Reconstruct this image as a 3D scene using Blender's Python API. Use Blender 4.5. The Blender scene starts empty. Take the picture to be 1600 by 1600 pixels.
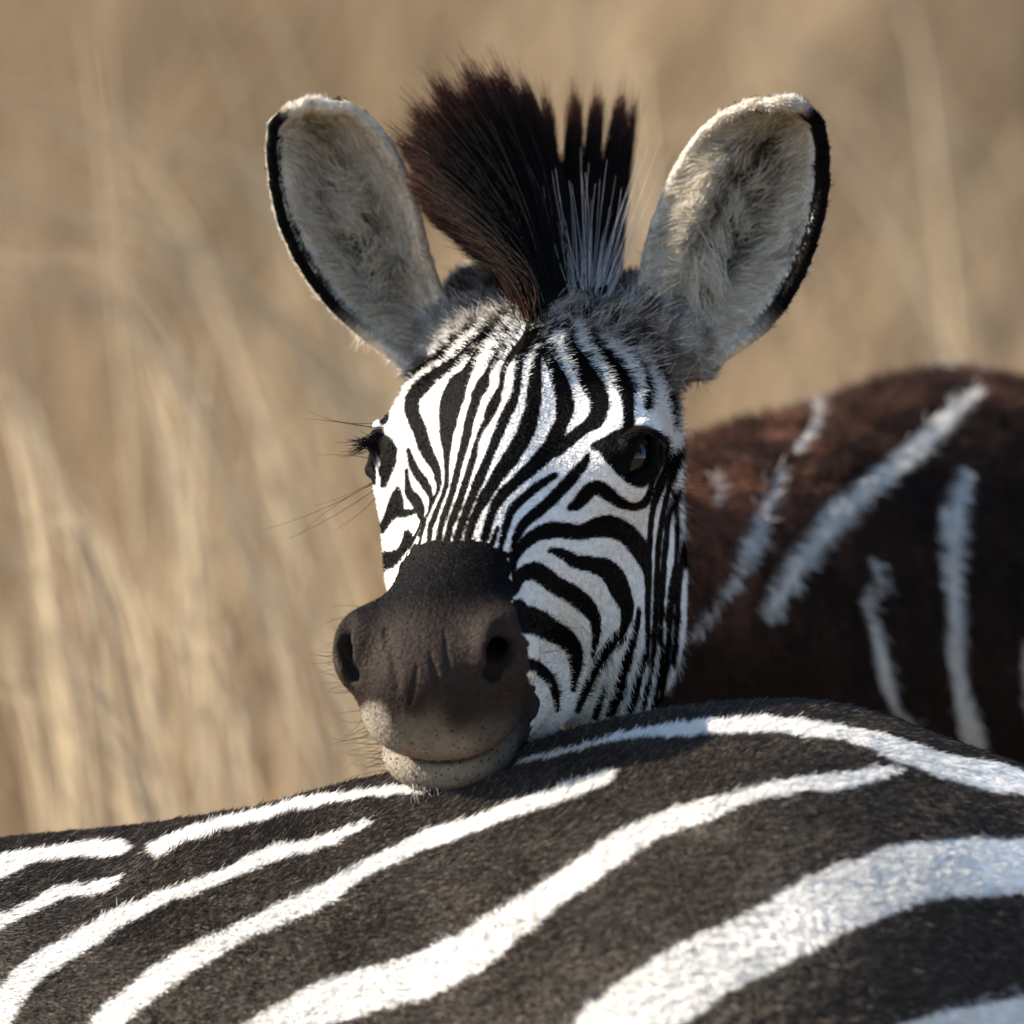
import bpy, math, numpy as np
from concurrent.futures import ThreadPoolExecutor
from mathutils import Vector, Matrix

# ------------------------------------------------------------------ camera, sky, sun, exposure
U = 0.0004                      # metres for one design unit
ZC = 0.77                       # camera height (m)
DC = 15000.0                    # camera distance in design units (6 m)
FUR = 1.0                       # overall fur density factor
rng = np.random.default_rng(7)

scene = bpy.context.scene
col = scene.collection
cam_d = bpy.data.cameras.new('camera')
cam = bpy.data.objects.new('camera', cam_d); col.objects.link(cam)
cam.location = (0, -DC*U, ZC)
cam.rotation_euler = (math.radians(90), 0, 0)
cam_d.sensor_width = 36.0
cam_d.lens = 36.0*DC/1600.0
cam_d.clip_start = 0.1; cam_d.clip_end = 3000
cam_d.dof.use_dof = True
cam_d.dof.focus_distance = (DC-60)*U
cam_d.dof.aperture_fstop = 4.2
scene.camera = cam

SUN = Vector((-0.82, 0.11, 0.52)).normalized()      # towards the sun
world = bpy.data.worlds.new('World'); scene.world = world
world.use_nodes = True
wn = world.node_tree.nodes; wl = world.node_tree.links
for n_ in list(wn): wn.remove(n_)
sky = wn.new('ShaderNodeTexSky'); sky.sky_type = 'NISHITA'; sky.sun_disc = False
sky.sun_elevation = math.asin(SUN.z)
sky.sun_rotation = math.atan2(SUN.x, SUN.y)
sky.air_density = 1.0; sky.dust_density = 0.2; sky.ozone_density = 3.0
bg = wn.new('ShaderNodeBackground'); bg.inputs['Strength'].default_value = 0.085
wo = wn.new('ShaderNodeOutputWorld')
wl.new(sky.outputs[0], bg.inputs[0]); wl.new(bg.outputs[0], wo.inputs[0])
sun_d = bpy.data.lights.new('sun', 'SUN'); sun_d.energy = 5.0; sun_d.angle = math.radians(0.53)
sun_d.color = (1.0, 0.90, 0.76)
sun = bpy.data.objects.new('sun', sun_d); col.objects.link(sun)
sun.rotation_euler = SUN.to_track_quat('Z', 'Y').to_euler()
sun.location = (-6, 2, 6)

scene.view_settings.view_transform = 'Standard'
scene.view_settings.look = 'None'
scene.view_settings.exposure = 1.6
scene.view_settings.gamma = 1.0
scene.view_settings.use_curve_mapping = False
scene.cycles.use_denoising = True
scene.cycles.max_bounces = 6
scene.cycles.diffuse_bounces = 3
scene.cycles.transmission_bounces = 4
scene.cycles.transparent_max_bounces = 6
scene.cycles.caustics_reflective = False
scene.cycles.caustics_refractive = False
try:
    scene.cycles_curves.shape = 'RIBBONS'; scene.cycles_curves.subdivisions = 2
except Exception: pass

# ------------------------------------------------------------------ helpers
f32 = np.float32
def P(px, py, d=0.0):
    k = 1.0 + d/DC
    return np.array([(px-800)*k, d, (800-py)*k])
def to_photo(q):
    k = 1.0 + q[:, 1]/DC
    return 800 + q[:, 0]/k, 800 - q[:, 2]/k
def to_world(q):
    w = np.empty(q.shape, np.float64)
    w[:, 0] = q[:, 0]*U; w[:, 1] = q[:, 1]*U; w[:, 2] = q[:, 2]*U + ZC
    return w
def nrm(v):
    return v/np.maximum(np.linalg.norm(v, axis=-1, keepdims=True), 1e-9)
def sstep(a, b, x):
    t = np.clip((x-a)/(b-a), 0, 1); return t*t*(3-2*t)

def _hash(ix, iy, iz, seed):
    h = (ix.astype(np.int64)*374761393 + iy.astype(np.int64)*668265263 + iz.astype(np.int64)*2147483647 + seed*1274126177) & 0xffffffff
    h = ((h ^ (h >> 13))*1274126177) & 0xffffffff
    return ((h ^ (h >> 16)) & 0xffff)/65535.0
def vnoise(p, scale, seed=0):
    q = p/scale; i = np.floor(q); f = q-i; f = f*f*(3-2*f)
    out = 0
    for a in (0, 1):
        for b in (0, 1):
            for c in (0, 1):
                w = (f[:, 0] if a else 1-f[:, 0])*(f[:, 1] if b else 1-f[:, 1])*(f[:, 2] if c else 1-f[:, 2])
                out = out + w*_hash(i[:, 0]+a, i[:, 1]+b, i[:, 2]+c, seed)
    return out
def vnoise3(p, scale, seed=0):
    return np.stack([vnoise(p, scale, seed+k*17) for k in range(3)], 1)*2-1

# signed distance shapes
def ell(p, c, r):
    q = p-np.asarray(c, f32); r = np.asarray(r, f32)
    k0 = np.sqrt(((q/r)**2).sum(1)); k1 = np.sqrt(((q/(r*r))**2).sum(1))
    return k0*(k0-1)/np.maximum(k1, 1e-6)
def rcone(p, a, b, ra, rb):
    a = np.asarray(a, f32); b = np.asarray(b, f32); pa = p-a; ba = b-a
    h = np.clip(pa@ba/float(ba@ba), 0, 1)
    return np.sqrt(((pa-h[:, None]*ba)**2).sum(1)) - (ra+(rb-ra)*h)
def smin(a, b, k):
    h = np.maximum(k-np.abs(a-b), 0)/k
    return np.minimum(a, b)-h*h*k*0.25
def smax(a, b, k): return -smin(-a, -b, k)

POOL = ThreadPoolExecutor(4)
def pmap(fn, p, n=40000):
    return np.concatenate(list(POOL.map(fn, np.array_split(p, max(1, len(p)//n+1)))))
def surface_net(sdf, lo, hi, vox, nb=8):
    """quad mesh of the zero set of sdf, on a sparse grid of blocks"""
    lo = np.asarray(lo, float); hi = np.asarray(hi, float)
    bs = vox*nb
    nblk = np.ceil((hi-lo)/bs).astype(int)
    g = np.stack(np.meshgrid(*[np.arange(n) for n in nblk], indexing='ij'), -1).reshape(-1, 3)
    cen = (lo + (g+0.5)*bs).astype(f32)
    v = pmap(sdf, cen)
    act = g[np.abs(v) < bs*1.0]
    k = np.arange(nb+1)
    off = np.stack(np.meshgrid(k, k, k, indexing='ij'), -1).reshape(-1, 3)
    dims = (nblk*nb+2).astype(np.int64)
    def key(ijk): return (ijk[..., 0].astype(np.int64)*dims[1]+ijk[..., 1])*dims[2]+ijk[..., 2]
    cells = []; cpos = []; edges = []
    for ch in np.array_split(act, max(1, len(act)*729//1500000+1)):
        base = ch*nb
        pts = (lo + (base[:, None, :]+off[None])*vox).astype(f32)
        val = pmap(sdf, pts.reshape(-1, 3)).reshape(len(ch), nb+1, nb+1, nb+1)
        ins = val < 0
        n8 = np.zeros((len(ch), nb, nb, nb), int)
        for a in (0, 1):
            for b in (0, 1):
                for c in (0, 1): n8 += ins[:, a:a+nb, b:b+nb, c:c+nb]
        B, I, J, K = np.nonzero((n8 > 0) & (n8 < 8))
        cv = np.stack([val[B, I+a, J+b, K+c] for a in (0, 1) for b in (0, 1) for c in (0, 1)], 1)
        co = np.array([(a, b, c) for a in (0, 1) for b in (0, 1) for c in (0, 1)], float)
        sm = np.zeros((len(B), 3)); cn = np.zeros(len(B))
        for e0 in range(8):
            for e1 in range(e0+1, 8):
                if np.abs(co[e0]-co[e1]).sum() != 1: continue
                m = (cv[:, e0] < 0) != (cv[:, e1] < 0)
                t = np.where(m, cv[:, e0]/np.where(m, cv[:, e0]-cv[:, e1], 1), 0)
                sm += m[:, None]*(co[e0]+(co[e1]-co[e0])*t[:, None]); cn += m
        ijk = base[B]+np.stack([I, J, K], 1)
        cells.append(key(ijk)); cpos.append(lo+(ijk+sm/cn[:, None])*vox)
        for ax in range(3):
            s0 = [slice(None), slice(0, nb), slice(0, nb), slice(0, nb)]
            s1 = list(s0); s1[ax+1] = slice(1, nb+1)
            x = ins[tuple(s0)] != ins[tuple(s1)]
            B, I, J, K = np.nonzero(x)
            edges.append((ax, base[B]+np.stack([I, J, K], 1), ins[B, I, J, K]))
    keys = np.concatenate(cells); pos = np.concatenate(cpos)
    o = np.argsort(keys); keys = keys[o]; pos = pos[o]
    quads = []
    for ax, ijk, inside in edges:
        u_, v_ = (ax+1) % 3, (ax+2) % 3
        du = np.zeros(3, int); du[u_] = 1
        dv = np.zeros(3, int); dv[v_] = 1
        q = np.stack([key(ijk-du-dv), key(ijk-dv), key(ijk), key(ijk-du)], 1)
        ok = (ijk[:, u_] > 0) & (ijk[:, v_] > 0)
        q = np.where(inside[:, None], q, q[:, ::-1])[ok]
        ix = np.searchsorted(keys, q).clip(0, len(keys)-1)
        quads.append(ix[(keys[ix] == q).all(1)])
    quads = np.concatenate(quads)
    for _ in range(3):                                    # settle on the surface
        gr, val = grad(sdf, pos); pos = pos-gr*np.clip(val, -vox, vox)[:, None]*0.9
    gr, _ = grad(sdf, pos)
    used = np.zeros(len(pos), bool); used[quads.ravel()] = True
    remap = np.cumsum(used)-1
    return pos[used], remap[quads], gr[used]
def refine(pos, quads, nor, sel):
    """split the chosen quads into four"""
    keep, q = quads[~sel], quads[sel]
    e = np.sort(np.stack([q, np.roll(q, -1, 1)], -1), -1).reshape(-1, 2)
    key = e[:, 0].astype(np.int64)*len(pos)+e[:, 1]
    u, inv = np.unique(key, return_inverse=True)
    a, b = u//len(pos), u % len(pos)
    m = len(pos)+inv.reshape(-1, 4); c = len(pos)+len(u)+np.arange(len(q))
    p2 = np.concatenate([pos, (pos[a]+pos[b])/2, pos[q].mean(1)])
    n2 = nrm(np.concatenate([nor, nor[a]+nor[b], nor[q].sum(1)]))
    f = [np.stack([q[:, i], m[:, i], c, m[:, i-1]], 1) for i in range(4)]
    return p2, np.concatenate([keep]+f), n2
def grad(sdf, p, e=2.0):
    p = p.astype(f32); v = pmap(sdf, p); g = np.zeros(p.shape)
    for a in range(3):
        d = np.zeros(3, f32); d[a] = e
        g[:, a] = pmap(sdf, p+d)-pmap(sdf, p-d)
    return nrm(g), v

# strokes: rows (x, y, half width); raster of the largest "inside" distance
RX0, RY0, RSTEP = -300, 100, 2.0
RW, RH = 1200, 900
def catmull(pts, n=6, width=True):
    p = np.asarray(pts, float)
    if len(p) < 2: return p
    p = np.vstack([2*p[0]-p[1], p, 2*p[-1]-p[-2]])
    out = []
    for i in range(1, len(p)-2):
        for t in np.arange(n)/n:
            a, b, c, d = p[i-1:i+3]
            out.append(0.5*((2*b)+(c-a)*t+(2*a-5*b+4*c-d)*t*t+(3*b-a-3*c+d)*t**3))
    out.append(p[-2]); out = np.array(out)
    if width: out[:, 2] = np.maximum(out[:, 2], 0.8)
    return out
def raster(strokes):
    F = np.full((RH, RW), -60.0, f32)
    for st in strokes:
        c = catmull(st)
        for (x0, y0, w0), (x1, y1, w1) in zip(c[:-1], c[1:]):
            m = max(w0, w1)+14
            i0 = int((min(x0, x1)-m-RX0)/RSTEP); i1 = int((max(x0, x1)+m-RX0)/RSTEP)+2
            j0 = int((min(y0, y1)-m-RY0)/RSTEP); j1 = int((max(y0, y1)+m-RY0)/RSTEP)+2
            i0, j0 = max(i0, 0), max(j0, 0); i1, j1 = min(i1, RW), min(j1, RH)
            if i1 <= i0 or j1 <= j0: continue
            X, Y = np.meshgrid(RX0+np.arange(i0, i1)*RSTEP, RY0+np.arange(j0, j1)*RSTEP)
            dx, dy = x1-x0, y1-y0; L = dx*dx+dy*dy+1e-6
            h = np.clip(((X-x0)*dx+(Y-y0)*dy)/L, 0, 1)
            d = (w0+(w1-w0)*h)-np.hypot(X-x0-dx*h, Y-y0-dy*h)
            F[j0:j1, i0:i1] = np.maximum(F[j0:j1, i0:i1], d)
    return F
def sample(F, x, y):
    u_ = np.clip((x-RX0)/RSTEP, 0, RW-1.001); v_ = np.clip((y-RY0)/RSTEP, 0, RH-1.001)
    i = u_.astype(int); j = v_.astype(int); a = u_-i; b = v_-j
    return (F[j, i]*(1-a)+F[j, i+1]*a)*(1-b)+(F[j+1, i]*(1-a)+F[j+1, i+1]*a)*b
def in_poly(poly, x, y):
    poly = np.asarray(poly, float); r = np.zeros(len(x), bool); n = len(poly); j = n-1
    for i in range(n):
        xi, yi = poly[i]; xj, yj = poly[j]
        c = ((yi > y) != (yj > y)) & (x < (xj-xi)*(y-yi)/(yj-yi+1e-9)+xi)
        r ^= c; j = i
    return r

# objects
def mesh_obj(name, q, faces, mat, base=None, parent=None, attrs=None, smooth=True, world=False):
    w = q if world else to_world(q)
    b = np.zeros(3) if base is None else np.asarray(base)
    me = bpy.data.meshes.new(name)
    w = w-b
    faces = np.asarray(faces); nf, k = faces.shape
    me.vertices.add(len(w)); me.vertices.foreach_set('co', w.astype(f32).ravel())
    me.loops.add(nf*k); me.loops.foreach_set('vertex_index', faces.astype(np.int32).ravel())
    me.polygons.add(nf); me.polygons.foreach_set('loop_start', (np.arange(nf)*k).astype(np.int32))
    me.polygons.foreach_set('loop_total', np.full(nf, k, np.int32))
    me.update(calc_edges=True); me.validate()
    if smooth: me.polygons.foreach_set('use_smooth', np.ones(len(me.polygons), bool))
    for an, av in (attrs or {}).items():
        if av.ndim == 2:
            a = me.attributes.new(an, 'FLOAT_COLOR', 'POINT')
            a.data.foreach_set('color', np.concatenate([av, np.ones((len(av), 1))], 1).astype(f32).ravel())
        else:
            a = me.attributes.new(an, 'FLOAT', 'POINT'); a.data.foreach_set('value', av.astype(f32))
    me.materials.append(mat)
    o = bpy.data.objects.new(name, me); col.objects.link(o)
    if parent is not None: o.parent = parent
    else: o.location = b
    return o

def hair_obj(name, q, rad, colr, mat, parent=None, base=None):
    """q (N,K,3) in design units, rad (N,K), colr (N,3) or (N,K,3)"""
    N, K, _ = q.shape
    hc = bpy.data.hair_curves.new(name)
    hc.add_curves([K]*N)
    b = np.zeros(3) if base is None else np.asarray(base)
    w = to_world(q.reshape(-1, 3))-b
    hc.attributes['position'].data.foreach_set('vector', w.astype(f32).ravel())
    ra = hc.attributes.get('radius') or hc.attributes.new('radius', 'FLOAT', 'POINT')
    ra.data.foreach_set('value', (rad*U).astype(f32).ravel())
    if colr.ndim == 2:
        ca = hc.attributes.new('coat', 'FLOAT_COLOR', 'CURVE')
    else:
        ca = hc.attributes.new('coat', 'FLOAT_COLOR', 'POINT'); colr = colr.reshape(-1, 3)
    ca.data.foreach_set('color', np.concatenate([colr, np.ones((len(colr), 1))], 1).astype(f32).ravel())
    hc.materials.append(mat)
    o = bpy.data.objects.new(name, hc); col.objects.link(o)
    if parent is not None: o.parent = parent
    return o

def scatter(pos, quads, dens):
    """random surface points; dens per vertex (points per square unit)"""
    tri = np.concatenate([quads[:, [0, 1, 2]], quads[:, [0, 2, 3]]])
    a, b, c = pos[tri[:, 0]], pos[tri[:, 1]], pos[tri[:, 2]]
    ar = 0.5*np.linalg.norm(np.cross(b-a, c-a), axis=1)
    ex = ar*dens[tri].mean(1)
    n = rng.poisson(ex)
    idx = np.repeat(np.arange(len(tri)), n)
    r1 = np.sqrt(rng.random(len(idx))); r2 = rng.random(len(idx))
    w = np.stack([1-r1, r1*(1-r2), r1*r2], 1)
    return tri[idx], w
def interp(vals, t, w):
    if vals.ndim == 1: return (vals[t]*w).sum(1)
    return (vals[t]*w[:, :, None]).sum(1)

def strands(root, nor, flow, length, lift, K=4, jit=0.25, droop=0.0, clump=None, seed=1):
    n = len(root)
    fl = flow-(flow*nor).sum(1, keepdims=True)*nor
    fl = nrm(fl+rng.normal(0, jit, (n, 3)))
    d0 = nrm(fl*np.cos(lift)[:, None]+nor*np.sin(lift)[:, None])
    d1 = nrm(fl*np.cos(lift*0.35)[:, None]+nor*np.sin(lift*0.35)[:, None])
    t = np.linspace(0, 1, K)
    q = np.empty((n, K, 3))
    for k in range(K):
        tt = t[k]
        q[:, k] = root-nor*1.5+length[:, None]*(d0*(tt-tt*tt*0.5)+d1*(tt*tt*0.5))
        if droop: q[:, k, 2] -= droop*length*tt*tt
    if clump is not None:                                   # tips drawn together in small locks
        sc, amt = clump
        off = vnoise3(root, sc, seed)
        q += off[:, None, :]*(length[:, None, None]*amt)*(t[None, :, None]**1.5)
    return q
def taper(n, K, r, tip=0.35):
    t = np.linspace(0, 1, K)
    return np.asarray(r).reshape(-1, 1)*np.ones((n, 1))*(1-(1-tip)*t**1.5)[None]

# materials
def mat_nodes(name):
    m = bpy.data.materials.new(name); m.use_nodes = True
    nt = m.node_tree
    for n_ in list(nt.nodes): nt.nodes.remove(n_)
    out = nt.nodes.new('ShaderNodeOutputMaterial')
    return m, nt, out
def fur_material(name, gloss=0.25, rough=0.45, trans=0.25, spec=0.15):
    m, nt, out = mat_nodes(name)
    at = nt.nodes.new('ShaderNodeAttribute'); at.attribute_name = 'coat'
    dif = nt.nodes.new('ShaderNodeBsdfDiffuse')
    tr = nt.nodes.new('ShaderNodeBsdfTranslucent')
    hr = nt.nodes.new('ShaderNodeBsdfHair'); hr.component = 'Reflection'
    hr.inputs['RoughnessU'].default_value = rough; hr.inputs['RoughnessV'].default_value = 0.6
    hr.inputs['Offset'].default_value = -0.05
    mixc = nt.nodes.new('ShaderNodeMix'); mixc.data_type = 'RGBA'
    mixc.inputs[0].default_value = spec; mixc.inputs[7].default_value = (0.45, 0.42, 0.38, 1)
    nt.links.new(at.outputs['Color'], mixc.inputs[6])
    m1 = nt.nodes.new('ShaderNodeMixShader'); m1.inputs[0].default_value = trans
    m2 = nt.nodes.new('ShaderNodeMixShader'); m2.inputs[0].default_value = gloss
    nt.links.new(at.outputs['Color'], dif.inputs['Color']); nt.links.new(at.outputs['Color'], tr.inputs['Color'])
    nt.links.new(mixc.outputs[2], hr.inputs['Color'])
    nt.links.new(dif.outputs[0], m1.inputs[1]); nt.links.new(tr.outputs[0], m1.inputs[2])
    nt.links.new(m1.outputs[0], m2.inputs[1]); nt.links.new(hr.outputs[0], m2.inputs[2])
    nt.links.new(m2.outputs[0], out.inputs['Surface'])
    return m

# ------------------------------------------------------------------ ground and dry grass
def terrain(x, y):
    up = np.where(y > 1.6, 0.16*np.maximum(y-1.6, 0)**1.25, 0)
    far = 14+0.02*np.maximum(y-30, 0)
    z = np.where(y < 30, np.minimum(up, far), far)
    return z+0.05*np.sin(x*1.3+y*0.7)*np.clip((y-1.6)/3, 0, 1)
def ground_material():
    m, nt, out = mat_nodes('dry_soil')
    b = nt.nodes.new('ShaderNodeBsdfPrincipled'); b.inputs['Roughness'].default_value = 0.95
    tc = nt.nodes.new('ShaderNodeTexCoord')
    n1 = nt.nodes.new('ShaderNodeTexNoise'); n1.inputs['Scale'].default_value = 1.7; n1.inputs['Detail'].default_value = 8
    r = nt.nodes.new('ShaderNodeValToRGB')
    r.color_ramp.elements[0].position = 0.35; r.color_ramp.elements[0].color = (0.10, 0.068, 0.042, 1)
    r.color_ramp.elements[1].position = 0.68; r.color_ramp.elements[1].color = (0.30, 0.215, 0.13, 1)
    nt.links.new(tc.outputs['Object'], n1.inputs['Vector']); nt.links.new(n1.outputs[0], r.inputs[0])
    nt.links.new(r.outputs[0], b.inputs['Base Color']); nt.links.new(b.outputs[0], out.inputs[0])
    return m
gx = np.concatenate([np.linspace(-900, -40, 12), np.linspace(-30, 30, 61), np.linspace(40, 900, 12)])
gy = np.concatenate([np.linspace(-300, -20, 8), np.linspace(-15, 40, 111), np.linspace(60, 1500, 14)])
X, Y = np.meshgrid(gx, gy, indexing='ij'); Z = terrain(X, Y)
idx = np.arange(X.size).reshape(X.shape)
gf = np.stack([idx[:-1, :-1], idx[1:, :-1], idx[1:, 1:], idx[:-1, 1:]], -1).reshape(-1, 4)
go = mesh_obj('ground', np.stack([X.ravel(), Y.ravel(), Z.ravel()], 1), gf, ground_material(), world=True)
go['kind'] = 'structure'; go['label'] = 'dry brown soil rising to a slope behind the zebras'

def grass_material():
    m, nt, out = mat_nodes('straw')
    at = nt.nodes.new('ShaderNodeAttribute'); at.attribute_name = 'straw'
    d = nt.nodes.new('ShaderNodeBsdfDiffuse'); t = nt.nodes.new('ShaderNodeBsdfTranslucent')
    mx = nt.nodes.new('ShaderNodeMixShader'); mx.inputs[0].default_value = 0.35
    for k in (d, t): nt.links.new(at.outputs['Color'], k.inputs['Color'])
    nt.links.new(d.outputs[0], mx.inputs[1]); nt.links.new(t.outputs[0], mx.inputs[2]); nt.links.new(mx.outputs[0], out.inputs[0])
    return m
STRAW = grass_material()
def blades(root, direc, length, width, bend, colr, K=4):
    """flat bent blades as one mesh, world units"""
    n = len(root); t = np.linspace(0, 1, K)
    side = nrm(np.cross(direc, rng.normal(0, 1, (n, 3))))
    c = root[:, None, :]+direc[:, None, :]*(length[:, None]*t[None])[:, :, None]+bend[:, None, :]*(length[:, None]*t[None]**2)[:, :, None]
    w = (width[:, None]*(1-0.85*t[None]**1.6))[:, :, None]*side[:, None, :]*0.5
    v = np.stack([c-w, c+w], 2).reshape(-1, 3)
    b0 = (np.arange(n)*K*2)[:, None]+(np.arange(K-1)*2)[None]
    f = np.stack([b0, b0+1, b0+3, b0+2], -1).reshape(-1, 4)
    return v, f, np.repeat(colr, K*2, 0)
def grass_field():
    n = 32000
    y = 3.1+rng.random(n)**1.2*9.0
    x = rng.uniform(-1, 1, n)*(1.3+0.11*(y+6))
    # tussocks: pull blades towards clump centres
    cx = np.round(x/0.28+rng.normal(0, 0.25, n))*0.28; cy = np.round(y/0.28+rng.normal(0, 0.25, n))*0.28
    cxj = cx+0.12*np.sin(cy*37.1+cx*11.7); cyj = cy+0.12*np.sin(cx*29.3+cy*17.9)
    x = cxj+rng.normal(0, 0.045, n); y = cyj+rng.normal(0, 0.045, n)
    keep = y > 2.9; x, y, cxj, cyj = x[keep], y[keep], cxj[keep], cyj[keep]; n = len(x)
    g3 = np.stack([cxj, cyj, 0*cxj], 1)
    big = sstep(0.25, 0.75, vnoise(g3, 0.9, 5)*0.6+vnoise(g3, 0.4, 8)*0.4)
    keep = rng.random(n) < 0.12+0.8*big
    x, y, big = x[keep], y[keep], big[keep]; n = len(x)
    root = np.stack([x, y, terrain(x, y)-0.01], 1)
    d = nrm(np.stack([rng.normal(0.03, 0.28, n), rng.normal(0, 0.22, n), np.ones(n)], 1))
    L = rng.uniform(0.35, 0.95, n)*(0.75+0.5*big)
    bend = np.stack([rng.normal(0.12, 0.28, n), rng.normal(-0.05, 0.15, n), -rng.random(n)*0.35], 1)
    base = np.array([0.41, 0.305, 0.19]); brown = np.array([0.16, 0.108, 0.07]); pale = np.array([0.58, 0.465, 0.31])
    a = np.clip(big*1.5-0.3+rng.normal(0, 0.2, n), 0, 1)[:, None]
    c = brown*(1-a)+base*a
    m = (rng.random(n) < 0.16)[:, None]; c = np.where(m, pale, c)*rng.uniform(0.8, 1.15, (n, 1))
    # patches of darker sward, with a few lighter ones
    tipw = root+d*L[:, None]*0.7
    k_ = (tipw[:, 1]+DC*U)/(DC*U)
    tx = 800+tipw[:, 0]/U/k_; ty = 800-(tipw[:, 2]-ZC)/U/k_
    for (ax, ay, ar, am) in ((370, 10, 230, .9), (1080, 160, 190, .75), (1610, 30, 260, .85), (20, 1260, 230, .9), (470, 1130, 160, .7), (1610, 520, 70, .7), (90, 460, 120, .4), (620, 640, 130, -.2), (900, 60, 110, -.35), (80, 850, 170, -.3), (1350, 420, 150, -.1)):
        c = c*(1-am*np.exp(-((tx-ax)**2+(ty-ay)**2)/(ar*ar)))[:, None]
    v, f, cc = blades(root, d, L, rng.uniform(0.004, 0.009, n), bend, c)
    o = mesh_obj('dry_grass', v, f, STRAW, world=True, attrs={'straw': cc}, smooth=False)
    o['kind'] = 'stuff'; o['label'] = 'tall dry straw coloured grass on the slope behind the zebras'; o['category'] = 'grass'
grass_field()

def grass_stems():
    # taller pale stems in loose bundles between the animals and the slope: upper end, lower end (x, y), depth, stems
    B = [((-60, 270), (520, 590), 5200, 14), ((-40, 330), (600, 660), 5600, 10), ((-60, 400), (330, 640), 4800, 9), ((150, 190), (560, 520), 5600, 8), ((-40, 150), (300, 420), 6000, 7),
         ((236, 540), (286, 860), 4200, 12), ((262, 560), (300, 900), 4600, 6), ((-60, 620), (70, 800), 4000, 13), ((60, 780), (190, 990), 3900, 15), ((-80, 840), (110, 1020), 4200, 13), ((0, 1040), (250, 1270), 3900, 14),
         ((280, 740), (345, 1030), 4600, 8), ((300, 960), (385, 1240), 4100, 9), ((-90, 940), (70, 1130), 3800, 13), ((140, 880), (300, 1120), 4600, 9), ((380, 640), (450, 900), 5600, 5), ((430, 760), (520, 1080), 5200, 6), ((500, 860), (570, 1180), 5600, 6),
         ((840, -60), (950, 200), 6500, 8), ((1160, 20), (1420, 330), 6400, 8), ((1250, 120), (1500, 420), 6600, 7), ((1400, 140), (1600, 420), 6200, 6), ((1180, 300), (1330, 560), 6400, 5), ((560, 560), (680, 760), 6000, 5)]
    for _ in range(60):                                            # and single ones between
        x0 = rng.uniform(-200, 1600); y0 = rng.uniform(-150, 900); ln = rng.uniform(150, 420); an = rng.normal(0.7, 0.3)
        B.append(((x0, y0), (x0+math.sin(an)*ln, y0+math.cos(an)*ln), rng.uniform(4800, 7200), 2))
    V = []; F = []; C = []; off = 0; K = 9; t = np.linspace(0, 1, K)
    for (x0, y0), (x1, y1), dep_, m in B:
        for _ in range(int(m*0.8)):
            j = rng.normal(0, 30, 4); dd = dep_-(1100 if x1 < 620 else 0)+rng.normal(0, 350)
            a, b = P(x0+j[0], y0+j[1], dd), P(x1+j[2]*0.8, y1+j[3], dd+rng.normal(0, 60))
            g = np.array([b[0]+(b[0]-a[0])*rng.uniform(1.0, 2.4), b[1], 0]); g[2] = (terrain(np.array([g[0]*U]), np.array([g[1]*U]))[0]-ZC)/U-20
            w = to_world(catmull(np.stack([a, b, g]), 4, False)); k = len(w)
            wd = rng.uniform(0.0025, 0.006); s = nrm(np.cross(w[-1]-w[0], rng.normal(0, 1, 3)))
            wt = np.linspace(0.35, 1, k)[:, None]*wd*s[None]*0.5
            V.append(np.stack([w-wt, w+wt], 1).reshape(-1, 3))
            b0 = off+np.arange(k-1)*2; F.append(np.stack([b0, b0+1, b0+3, b0+2], 1)); off += 2*k
            C.append(np.repeat((np.array([0.66, 0.54, 0.37])*rng.uniform(0.55, 1.15)*(0.95 if x1 < 420 else 0.8))[None], 2*k, 0))
    o = mesh_obj('tall_grass', np.concatenate(V), np.concatenate(F), STRAW, world=True, attrs={'straw': np.concatenate(C)}, smooth=False)
    o['kind'] = 'stuff'; o['label'] = 'pale tall grass stems leaning in loose bundles behind the foal'; o['category'] = 'grass'
grass_stems()

# ------------------------------------------------------------------ the foal: shape
PITCH, YAW = math.radians(46), math.radians(22)
AF = np.array([-math.sin(YAW)*math.sin(PITCH), -math.cos(YAW)*math.sin(PITCH), -math.cos(PITCH)])   # towards the nose
AS = np.array([math.cos(YAW), -math.sin(YAW), 0.0])                                                # across the face
AN = np.array([-math.sin(YAW)*math.cos(PITCH), -math.cos(YAW)*math.cos(PITCH), math.sin(PITCH)])    # out of the forehead
HC = np.array([-13.0, 0.0, 140.0])
RM = np.stack([AF, AS, AN]).astype(f32)
def to_head(q): return (q-HC.astype(f32))@RM.T
def from_head(l): return np.asarray(l, float)@RM.astype(float)+HC
EYE_L = {1: np.array([4, 186, -74.0]), -1: np.array([4, -190, -74.0])}
EYE_DIR = {s: nrm(np.array([0.36, 0.76*s, 0.50])) for s in (1, -1)}
EYE_R = 44.0

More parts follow.
